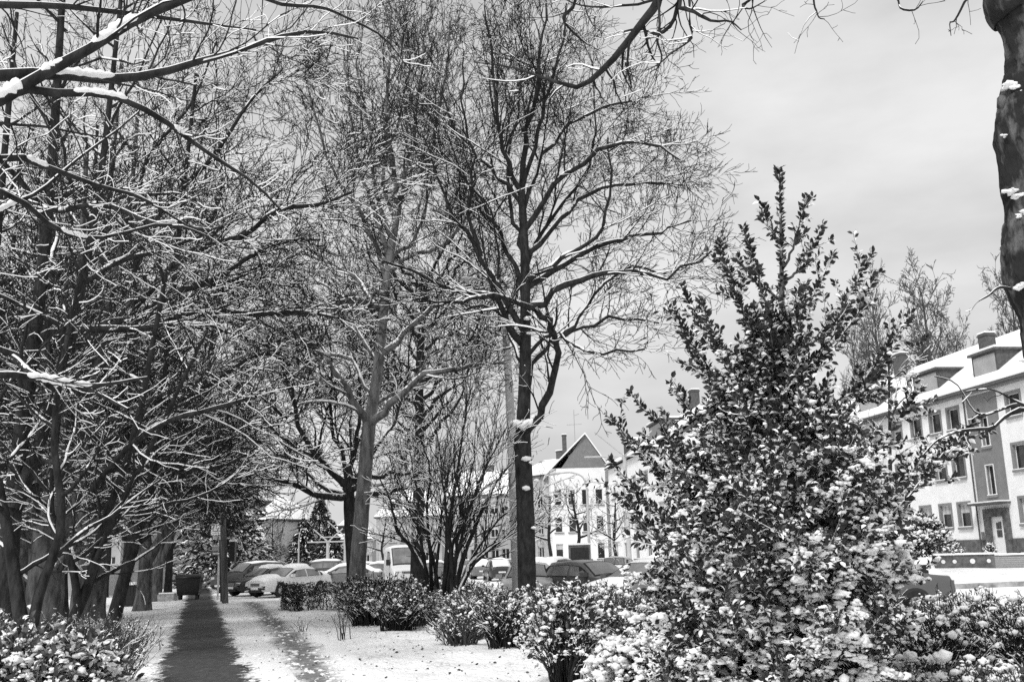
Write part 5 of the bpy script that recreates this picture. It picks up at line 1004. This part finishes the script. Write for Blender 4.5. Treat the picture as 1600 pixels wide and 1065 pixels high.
def build_car(kind, pm, label, snowf=.9, hood=True, windsnow=False, cat='car'):
    c = car_mesh(kind); V = c['V']; root = empty('parked_car' if kind != 'van' else 'van', (0, 0, 0)); tag(root, label, cat)
    b = MB(); n, m = c['n'], c['m']; b.add(V, c['body'])
    for e in (0, n - 1):
        cen = V[e * m:(e + 1) * m].mean(0); k = np.arange(m); b.add(np.vstack([V[e * m:(e + 1) * m], cen]), None, np.stack([k, (k + 1) % m, np.full(m, m)], 1))
    b.build('body', [pm], root, True)
    pane(root, 'windscreen', V, c['front'], .012)
    if c['rear']: pane(root, 'rear_window', V, c['rear'], .012)
    sd = c['side']
    if kind == 'van': sd = [q for q in sd if V[q[0]][0] > .2]
    for s in (1, -1):
        q = [k for k in sd if V[list(k)][:, 1].mean() * s > 0]
        if q: pane(root, 'side_window', V, q, .014)
    # pillars between side windows
    for xp in ((-.35, -1.25) if kind != 'van' else ()):
        i = int(np.argmin(np.abs(c['xs'] - xp)))
        for s in (1, -1): p = MB(); a = c['ring'][i][4] * (1, s, 1); d = c['ring'][i][5] * (1, s, 1); p.bar(a + (0, s * .012, 0), d + (0, s * .012, 0), .035, n=6); p.build('pillar', [pm], root)
    for ax in c['arches']:
        for s in (1, -1):
            yw = s * (c['W'] * .985 - .09); R = .32 if kind != 'suv' else .37; t = MB(); t.bar((ax, yw - .11, R), (ax, yw + .11, R), R, n=24); w = t.build('wheel', [tyre], root, False)
            g = MB(); y2 = yw + s * .115; g.bar((ax, y2 - .01, R), (ax, y2 + .006, R), R * .62, n=16)
            for k in range(5): a = k * 1.2566; g.bar((ax, y2 + s * .01, R), (ax + math.cos(a) * R * .6, y2 + s * .012, R + math.sin(a) * R * .6), .03, .02, 5)
            g.build('rim', [rim], w); g = MB(); g.bar((ax, yw + s * .10, R + .02), (ax, yw + s * .104, R + .02), R * 1.17, n=24); g.build('wheel_arch', [trimm], root)
    zf = c['zl'][3]; xf = c['L'] / 2; W = c['W']
    for s in (1, -1):
        h = MB(); h.box(xf - .22, xf - .015, s * W * .62 - .17, s * W * .62 + .17, zf - .22, zf - .05); h.build('headlight', [lampm], root)
        h = MB(); h.box(-xf + .01, -xf + .2, s * W * .7 - .12, s * W * .7 + .12, zf - .12, zf + .12); h.build('tail_light', [redl], root)
        i = int(np.argmin(np.abs(c['xs'] - (.75 if kind != 'van' else 1.5)))); h = MB(); h.box(.62 if kind != 'van' else 1.4, .78 if kind != 'van' else 1.55, s * W * 1.0 - .0 + (0 if s > 0 else -.2), s * W * 1.0 + (.2 if s > 0 else 0), c['zl'][i] + .02, c['zl'][i] + (.16 if kind != 'van' else .38)); h.build('mirror', [trimm if kind == 'van' else pm], root)
    h = MB(); h.box(xf - .1, xf + .012, -W * .36, W * .36, zf - .2, zf - .06)
    for k in range(3): h.box(xf + .012, xf + .02, -W * .34, W * .34, zf - .185 + k * .045, zf - .17 + k * .045, 1)
    h.build('grille', [trimm, rim], root)
    h = MB(); h.box(xf - .15, xf + .03, -W * .8, W * .8, .36, .46); h.box(xf - .1, xf + .035, -W * .5, W * .5, .24, .34); h.build('bumper', [trimm], root)
    h = MB(); h.box(xf + .032, xf + .042, -.26, .26, .37, .48); h.build('number_plate', [platem], root); h = MB(); h.box(-xf - .012, -xf - .002, -.26, .26, .55, .66); h.build('number_plate', [platem], root)
    # snow lying on roof, bonnet, boot
    rg = np.random.default_rng(int(c['L'] * 100)); top = c['ring'][:, 6:11, :]; seg = []
    for i in range(n - 1):
        xm = (c['xs'][i] + c['xs'][i + 1]) / 2; slope = abs(c['zr'][i] - c['zr'][i + 1]) / abs(c['xs'][i] - c['xs'][i + 1])
        if abs(xm) > c['L'] / 2 - .12: continue
        if slope > .3 and not windsnow: continue
        if xm > .9 and not hood: continue
        seg.append(i)
    if snowf > 0 and seg:
        s = MB(); runs = []; r = [seg[0]]
        for i in seg[1:]:
            if i == r[-1] + 1: r.append(i)
            else: runs.append(r); r = [i]
        runs.append(r); parts = []
        for r in runs:
            if len(r) < 2: continue
            ii = r + [r[-1] + 1]; T = top[ii] + 0; K = len(ii); up = np.full((K, 5), .07 * snowf + .02); up[0] = up[-1] = .012; up[:, 0] = up[:, -1] = .02; up += rg.random((K, 5)) * .015; T2 = T.copy(); T2[..., 2] += up; Bt = T.copy(); Bt[..., 2] -= .02
            v = np.concatenate([T2.reshape(-1, 3), Bt.reshape(-1, 3)]); q = []
            for a in range(K - 1):
                for j in range(4): q.append((a * 5 + j, a * 5 + j + 1, (a + 1) * 5 + j + 1, (a + 1) * 5 + j))
            o = K * 5
            for a in range(K - 1): q += [(a * 5, (a + 1) * 5, (a + 1) * 5 + o, a * 5 + o), (a * 5 + 4, a * 5 + 4 + o, (a + 1) * 5 + 4 + o, (a + 1) * 5 + 4)]
            for j in range(4): q += [(j, j + o, j + 1 + o, j + 1), ((K - 1) * 5 + j, (K - 1) * 5 + j + 1, (K - 1) * 5 + j + 1 + o, (K - 1) * 5 + j + o)]
            s = MB(); s.add(v, q); s.build('snow_cover', [snow_car], root, True)
    return root
GC = 'cars parked around the green'
def place(c, u, D, rz, label=None):
    q = at(u, D); c.location = (q.x, q.y, q.z); c.rotation_euler = (0, 0, rz)
    if label: c['label'] = label
    c['group'] = GC; return c
def nose(a): return R_(a)
# row beside the footpath: noses to the lower left
place(build_car('sedan', paint['white'], 'pale saloon nearest of the cars by the wooden pole', 1.8), 452, 52.5, nose(236))
place(build_car('sedan', paint['dark'], 'dark saloon with snowy roof, middle car of those by the wooden pole', 1.8, hood=False), 414, 55.5, nose(234))
place(build_car('suv', paint['dark'], 'big dark estate car without snow, directly behind the wooden pole', .35, hood=False), 392, 61, nose(230))
wsnow = build_car('sedan', paint['grey'], 'car under a full blanket of snow behind the trimmed hedge', 1.6, windsnow=True); place(wsnow, 538, 60, nose(180))
place(build_car('hatch', paint['grey'], 'small grey car deep in snow just left of the white van', 1.4, windsnow=True), 590, 74, nose(150))
place(build_car('suv', paint['mid'], 'dark car with a snow roof farther back left of the trimmed hedge', 1.2), 497, 76, nose(180))
v = build_car('van', paint['white'], 'white delivery van seen from the front behind the slim dark tree', .9, cat='van'); place(v, 628, 64, nose(284))
# the three near cars in the middle
place(build_car('sedan', paint['silver'], 'silver saloon facing us, cut by the dark straight trunk', .0), 828, 35, nose(266))
dh = build_car('hatch', paint['mid'], 'dark hatchback parked facing right above the rhododendron', .0); place(dh, 928, 33.5, nose(306))
place(build_car('sedan', paint['grey'], 'grey saloon half hidden by the left side of the holly', .5), 1012, 30.0, nose(228))
est = build_car('estate', paint['silver'], 'silver estate car seen from behind across the street', .15); place(est, 970, 61, nose(75))
hb = build_car('hatch', paint['dark'], 'dark hatchback with its rear window under snow across the street', 1.3, windsnow=True); place(hb, 876, 60, nose(60))
def cp(src, u, D, rz, lab): c = copy_tree(src); place(c, u, D, rz, lab); return c
cp(dh, 910, 64, nose(65), 'dark hatchback between the snowy hatchback and the silver estate')
cp(hb, 1038, 58, nose(70), 'snow-covered hatchback half behind holly leaves across the street')
cp(wsnow, 845, 72, nose(75), 'snow-blanketed saloon just right of the dark straight trunk')
cp(est, 803, 78, nose(80), 'silver estate between the mast and the multi-stemmed bush')
cp(hb, 778, 74, nose(100), 'snowy hatchback right of the lowest bush branches')
cp(wsnow, 752, 82, nose(95), 'snow-covered car glimpsed through the right stems of the multi-stemmed bush')
cp(est, 730, 92, nose(95), 'distant estate car behind the middle of the multi-stemmed bush')
cp(wsnow, 668, 84, nose(200), 'snowy car parked right of the white van')
cp(hb, 556, 88, nose(190), 'distant snowy hatchback left of the leaning pale trunk')
cp(wsnow, 514, 92, nose(190), 'distant snow-covered saloon before the white-roofed low house')
cp(dh, 332, 112, nose(260), 'tiny dark car at the far end of the footpath left of the signs')
rs = build_car('sedan', paint['mid'], 'dark saloon whose snowy boot sticks out right of the holly', 1.0); q = at(1380, 24); place(rs, 1326, 24.5, nose(178))
# ================================================================== STREET FURNITURE
wood = mat('pole_wood', .10, .4, 6, .9, .6, 14, stretch=(1, 1, .15)); conc = mat('mast_concrete', .42, .10, 4, .85, .2, 12, stretch=(1, 1, .3)); plast = mat('bin_plastic', .018, .2, 6, .5); granite = mat('granite', .33, .3, 9, .9, .5, 16); signw = mat('sign_face', .8, .08, 3, .5); signd = mat('sign_dark', .12, .2, 3, .5); ink = mat('sign_ink', .10, .1, 3, .6); galv = mat('galvanised', .48, .08, 4, .5, spec=.5)
def wooden_pole():
    D = 44; b = at(352.5, D); t = P(343, 640, D); root = empty('wooden_pole', b); tag(root, 'wooden pole with a black junction box beside the footpath', 'pole'); L0 = np.array(b)
    g = MB(); pts = spline([L0 + (0, 0, -.3), L0 * .5 + t * .5, t], 16) - L0; tubes(g, pts[None], np.linspace(.145, .10, 16)[None], 14, 0); g.build('pole', [wood], root, True)
    g = MB(); z = 2.35; x = pts[5][0]; g.box(.14, .36, -.16, .10, 1.75, 2.6); g.build('junction_box', [plast], root); g = MB(); g.box(.12, .38, -.18, .12, 2.603, 2.68); g.build('snow_cap', [snow], root)
    g = MB(); g.bar(pts[6] + (.0, -.15, 0), pts[10] + (0, -.14, 0), .03, n=6); g.build('cable_pipe', [plast], root)
wooden_pole()
def text(parent, name, body_, size, loc, m, shear=0.0, ext=.004):
    cu = bpy.data.curves.new(name, 'FONT'); cu.body = body_; cu.size = size; cu.align_x = 'CENTER'; cu.align_y = 'CENTER'; cu.extrude = ext; cu.shear = shear; cu.materials.append(m)
    o = bpy.data.objects.new(name, cu); col.objects.link(o); o.parent = parent; o.location = loc; o.rotation_euler = (R_(90), 0, 0); return o
def signs():
    D = 46; b = at(346, D); root = empty('sign_post', b); tag(root, 'sign post with a pale script board over a dark lettered band', 'sign'); px = D / F
    def bx(u0, u1, v0, v1, m, y=0, t=.06, name='sign_board'):
        a = P(u0, v1, D) - np.array(b); c = P(u1, v0, D) - np.array(b); g = MB(); g.box(a[0], c[0], y, y + t, a[2], c[2]); o = g.build(name, [m], root); return a, c, o
    g = MB(); g.bar((.0, .1, -.2), tuple(P(343, 815, D) - np.array(b) + (0, .1, 0)), .07, n=10); g.build('post', [trimm], root)
    a, c, o = bx(330, 347, 819, 835.5, signw); cx, cz = (a[0] + c[0]) / 2, (a[2] + c[2]) / 2
    # the script is not legible in the photograph: three rows of short strokes of the same weight
    rg = random.Random(4)
    for r_, (zz, hh) in enumerate(((.62, .05), (.38, .09), (.16, .05))):
        x = a[0] + .05; g = MB()
        while x < c[0] - .08: w_ = rg.uniform(.02, .06); z0 = a[2] + (c[2] - a[2]) * zz; g.box(x, x + w_, -.006, -.002, z0 - hh * rg.uniform(.4, 1) / 2, z0 + hh * rg.uniform(.4, 1) / 2); x += w_ + rg.uniform(.015, .035)
        g.build('lettering', [ink], root)
    a, c, o = bx(331, 347, 836, 843, signd); x = a[0] + .06; g = MB(); 
    for k in range(5):
        zc = (a[2] + c[2]) / 2; w_ = (.035, .07, .06, .07, .06)[k]; g.box(x, x + .02, -.006, -.002, zc - .08, zc + .07); g.box(x + w_, x + w_ + .02, -.006, -.002, zc - .08, zc + .07); g.box(x + .02, x + w_, -.006, -.002, zc + (-.08 if k % 2 else .05), zc + (-.06 if k % 2 else .07)); x += w_ + .05
    g.build('lettering', [signw], root)
    a, c, o = bx(330, 348, 817.5, 818.8, snow, -.03, .12, 'snow_cap')
    D2 = 48; b2 = at(339, D2); r2 = empty('sign_post', b2); tag(r2, 'lower dark two-row sign on a thin post under the pale script board', 'sign')
    def b2x(u0, u1, v0, v1, m, y=0, t=.05, name='sign_board'):
        a = P(u0, v1, D2) - np.array(b2); c = P(u1, v0, D2) - np.array(b2); g = MB(); g.box(a[0], c[0], y, y + t, a[2], c[2]); g.build(name, [m], r2); return a, c
    b2x(331, 342, 853, 860.5, mat('sign_mid', .25, .1, 4, .6)); a, c = b2x(331, 342, 861.3, 867, signd); b2x(330.5, 342.5, 851.6, 852.8, snow, -.02, .1, 'snow_cap')
    g = MB(); x = a[0] + .05
    for k in range(5): g.box(x, x + .04, -.006, -.002, (a[2] + c[2]) / 2 - .03, (a[2] + c[2]) / 2 + .03); x += .065
    g.build('lettering', [signw], r2); g = MB(); g.bar((0, .09, -.2), (.0, .09, 2.9), .045, n=8); g.build('post', [galv], r2)
signs()
def poster():
    D = 84; b = at(394, D); z0 = P(394, 881, D)[2]; root = empty('poster_board', (b.x, b.y, 0), R_(6)); tag(root, 'advertising board with a poster of a sitting person, on a low panelled base', 'billboard')
    w = 36 / F * D; zt = zat(394, 848, D); zb = zat(394, 874, D); g = MB(); f = .1
    g.box(-w / 2, w / 2, 0, .2, zt - f, zt); g.box(-w / 2, w / 2, 0, .2, zb, zb + f); g.box(-w / 2, -w / 2 + f, 0, .2, zb + f, zt - f); g.box(w / 2 - f, w / 2, 0, .2, zb + f, zt - f); g.build('frame', [galv], root)
    g = MB(); g.box(-w / 2 + f, w / 2 - f, .05, .1, zb + f, zt - f); g.build('poster', [signw], root)
    g = MB(); g.box(-w / 2 + f + .02, w / 2 - f - .02, .04, .048, zt - f - .28, zt - f - .03); o = g.build('poster_banner', [signd], root)
    g = MB(); g.box(-w / 2 + .2, -w / 2 + .5, .03, .036, zt - f - .22, zt - f - .10); g.build('lettering', [signw], root)
    pm_ = mat('poster_print', .2, .3, 6, .6); g = MB(); c = -w * .27; zz = zb + f
    for (x, z, rx, rz) in [(c + .1, zz + .95, .13, .16), (c + .1, zz + .6, .2, .25), (c + .05, zz + .3, .3, .2), (c - .2, zz + .25, .14, .2), (c + .3, zz + .12, .3, .09)]:
        a = np.arange(14) * 2 * math.pi / 14; v = np.vstack([np.stack([x + np.cos(a) * rx, np.full(14, .040 - .001 * (z * 7 % 3)), z + np.sin(a) * rz], 1), [[x, .040 - .001 * (z * 7 % 3), z]]]); k = np.arange(14); g.add(v, None, np.stack([k, (k + 1) % 14, np.full(14, 14)], 1))
    g.build('printed_figure', [pm_], root)
    g = MB(); wl = w * 1.25; g.box(-w / 2 - w * .38, w / 2 - .02, .25, 1.3, -.1, zb - .12); g.build('base', [plaster_m], root); g = MB(); g.box(-w / 2 - w * .38, w / 2, -.0, 1.35, zb - .117, zb - .01); g.build('ledge', [snow], root)
    g = MB(); g.box(-w / 2 - w * .36, -w / 2 - .02, .2, .247, .05, zb - .2); g.build('base_panel', [mat('panel_dark', .12, .1, 3, .6)], root)
poster()
def bin_():
    D = 50; b = at(295, D); root = empty('wheeled_bin', b, R_(8)); tag(root, 'big black four-wheeled refuse bin at the left edge of the footpath', 'bin')
    g = MB(); v = []
    for (z, w, d) in ((.22, .48, .36), (.4, .52, .40), (1.0, .58, .46), (1.05, .61, .49)): v += [(-w, -d, z), (w, -d, z), (w, d, z), (-w, d, z)]
    q = [(0, 3, 2, 1)]
    for k in range(3):
        for j in range(4): q.append((k * 4 + j, k * 4 + (j + 1) % 4, (k + 1) * 4 + (j + 1) % 4, (k + 1) * 4 + j))
    g.add(v, q); g.build('tub', [plast], root)
    g = MB(); n = 10
    for k in range(n):
        a0, a1 = math.pi * k / n, math.pi * (k + 1) / n; g.add([(-.6, -math.cos(a0) * .5, 1.053 + math.sin(a0) * .17), (.6, -math.cos(a0) * .5, 1.053 + math.sin(a0) * .17), (.6, -math.cos(a1) * .5, 1.053 + math.sin(a1) * .17), (-.6, -math.cos(a1) * .5, 1.053 + math.sin(a1) * .17), (-.6, 0, 1.053), (.6, 0, 1.053)], [(0, 1, 2, 3)], [(0, 3, 4), (1, 5, 2)])
    g.build('lid', [plast], root, None)
    for sx in (-1, 1):
        for sy in (-1, 1): g = MB(); g.bar((sx * .40 - .03, sy * .3, .1), (sx * .40 + .03, sy * .3, .1), .1, n=14); g.box(sx * .4 - .05, sx * .4 + .05, sy * .3 - .05, sy * .3 + .05, .16, .24); g.build('wheel', [tyre], root)
    for s in (-1, 1): g = MB(); g.bar((s * .62, -.3, .9), (s * .68, -.3, .9), .04); g.bar((s * .62, .3, .9), (s * .68, .3, .9), .04); g.bar((s * .68, -.34, .9), (s * .68, .34, .9), .025); g.build('handle', [plast], root)
    tag(root, None, None)
bin_()
for i, (u, D, w, h, lab) in enumerate([(261, 49, .75, .32, 'larger granite block with snow on top left of the wheeled bin'), (272, 50, .62, .3, 'smaller granite block between its neighbour and the wheeled bin')]):
    b = at(u, D); root = empty('granite_block', b, R_(5 + i * 9)); tag(root, lab, 'stone block', 'granite blocks by the path'); rg = np.random.default_rng(i); g = MB(); z = h
    v = np.array([(-w / 2, -.25, -.05), (w / 2, -.25, -.05), (w / 2, .25, -.05), (-w / 2, .25, -.05), (-w / 2, -.25, z), (w / 2, -.25, z), (w / 2, .25, z), (-w / 2, .25, z)]) + rg.normal(size=(8, 3)) * .015; g.add(v, [(0, 3, 2, 1), (4, 5, 6, 7), (0, 1, 5, 4), (1, 2, 6, 5), (2, 3, 7, 6), (3, 0, 4, 7)]); g.build('block', [granite], root)
    g = MB(); g.box(-w / 2 + .02, w / 2 - .02, -.23, .23, z + .012, z + .07); g.build('snow_cap', [snow], root)
def cabinet():
    D = 44; b = at(199, D); root = empty('service_cabinet', b); tag(root, 'dark service cabinet with a rounded snow cap between the left trunks', 'cabinet'); g = MB(); g.box(-.33, .33, -.2, .2, 0, .88); g.build('body', [trimm], root)
    g = MB(); g.box(-.30, -.01, -.215, -.203, .08, .82); g.build('door', [plast], root); g = MB(); g.box(.01, .30, -.215, -.203, .08, .82); g.build('door', [plast], root); g = MB(); g.box(-.36, .36, -.24, .24, .883, 1.0); g.build('snow_cap', [snow], root)
cabinet()
def mast():
    D = 31; b = at(812, D); t = P(786, 455, D); root = empty('concrete_mast', b); tag(root, 'tall pale concrete mast leaning slightly behind the dark straight trunk', 'mast'); g = MB()
    L0 = np.array(b); pts = spline([L0 * 1 + (0, 0, -.2), P(798, 650, D), t], 20) - L0; tubes(g, pts[None], np.linspace(.20, .085, 20)[None], 16, 0); g.build('pole', [conc], root, True)
    g = MB(); e = pts[-1]; g.bar(e, e + (-.9, .3, .55), .05, .04, 8); g.build('arm', [galv], root); g = MB(); g.bar(e + (-.85, .28, .53), e + (-1.5, .5, .60), .07, .09, 10); g.build('lamp_head', [galv], root)
mast()
GL = 'cross-armed steel masts'
def tmast(u, vt, D, arm, lab, two=True):
    b = at(u, D); root = empty('steel_mast', b); tag(root, lab, 'mast', GL); H = zat(u, vt, D) - b.z; g = MB(); g.bar((0, 0, -.1), (0, 0, H), .17, .13, 12); g.build('pole', [galv], root); g = MB()
    g.bar((-arm, 0, H), (arm, 0, H), .06, n=8); g.build('cross_arm', [galv], root)
    for s in (-1, 1): g = MB(); g.bar((0, 0, H - .25 * 0), (s * arm * .72, 0, H + arm * .62), .055, n=8); g.build('strut', [galv], root)
    g = MB(); g.bar((0, -arm * .6, H + .02), (0, arm * .6, H + .02), .045, n=8); g.build('cross_arm', [galv], root)
tmast(985, 712, 72, 2.9, 'steel mast with broad cross arms before the white house, left of the holly'); tmast(594, 827, 100, 2.9, 'steel mast with cross arms left of the white van'); tmast(511.5, 846, 84, 1.7, 'steel mast with slanting struts beyond the trimmed hedge'); tmast(539, 838, 96, 2.4, 'steel mast directly left of the leaning pale trunk')
def street_lamp(u, vt, D, lab, arm=1.7, s=-1):
    b = at(u, D); root = empty('street_lamp', b); tag(root, lab, 'street lamp', 'curved street lamps'); H = zat(u, vt, D) - b.z; g = MB(); g.bar((0, 0, -.1), (0, 0, H - 1.0), .11, .07, 10); g.build('pole', [galv], root)
    pts = spline([np.array((0, 0, H - 1.0)), np.array((s * arm * .15, 0, H - .3)), np.array((s * arm * .55, 0, H)), np.array((s * arm, 0, H - .02))], 12); g = MB(); tubes(g, pts[None], np.full((1, 12), .05), 8, 0); g.build('arm', [galv], root, True)
    g = MB(); g.bar((s * arm, 0, H - .02), (s * (arm * 1.35), 0, H - .06), .07, .11, 10); g.build('lamp_head', [galv], root)
street_lamp(923, 737, 64, 'tall curved street lamp before the white three-storey house'); street_lamp(466, 826, 100, 'dark street lamp before the evergreens', .5, 1)
b = at(907, 62.5); root = empty('advertising_cabinet', b); tag(root, 'dark grey box cabinet standing by the curved street lamp', 'cabinet'); g = MB(); g.box(-.65, .65, -.3, .3, 0, 2.25); g.build('body', [stone], root); g = MB(); g.box(-.55, .55, -.32, -.303, .5, 2.1); g.build('panel', [trimm], root); g = MB(); g.box(-.7, .7, -.35, .35, 2.253, 2.36); g.build('snow_cap', [snow], root)
g = MB(); a = P(150, 870, 62); root = empty('garden_wall', (a[0] - 3.5, 62, 0)); tag(root, 'grey rendered garden wall topped with snow behind the left trunks', 'wall'); g.box(-14, 5.5, 0, .3, -.1, 1.75); g.build('wall', [plaster_m], root); g = MB(); g.box(-14.05, 5.55, -.06, .36, 1.753, 1.86); g.build('snow_cap', [snow], root)
# fallen leaves and crumbs poking through the snow by the wheel track
rng = np.random.default_rng(90); n = 700; lf = MB(); C = []
while len(C) < n:
    y = rng.uniform(9, 34); u = rng.uniform(380, 900) if rng.random() < .85 else rng.uniform(160, 300); x = (u - 800) / F * y
    if abs(x - PX(y)) < .9: continue
    C.append((x, y, gz(x, y) + .012))
leaves(lf, np.array(C), nrm(rng.normal(size=(n, 3)) * (1, 1, .25)), .055, rng, 0, 0, 0, .6); o = lf.build('fallen_leaves', [leaf_mid], None); tag(o, 'scattered dark fallen leaves on the snow right of the footpath', 'leaves', kind='stuff')

# crumbs and ridges of trodden snow along both edges of the footpath and the wheel track
rng = np.random.default_rng(91); C = []; r = []
for _ in range(1500):
    y = 9 + 40 * rng.random() ** 1.6; sd = rng.choice((-1, 1)); x = PX(y) + sd * (.68 + abs(rng.normal()) * .35)
    if rng.random() < .3: k = rng.random(); i = min(int(k * 5), 4); f = k * 5 - i; x = tpts[i][0] * (1 - f) + tpts[i + 1][0] * f + rng.normal() * .35; y = tpts[i][1] * (1 - f) + tpts[i + 1][1] * f
    C.append((x, y, gz(x, y) + .008)); r.append(.012 + .035 * rng.random() ** 2.5)
mb = MB(); blob(mb, np.array(C), np.array(r), rng, 0, (1.2, 1.4, .55), .45, 1); o = mb.build('snow_crumbs', [snow], None, True); tag(o, 'crumbs of trodden snow along the edges of the footpath', 'snow', kind='stuff')
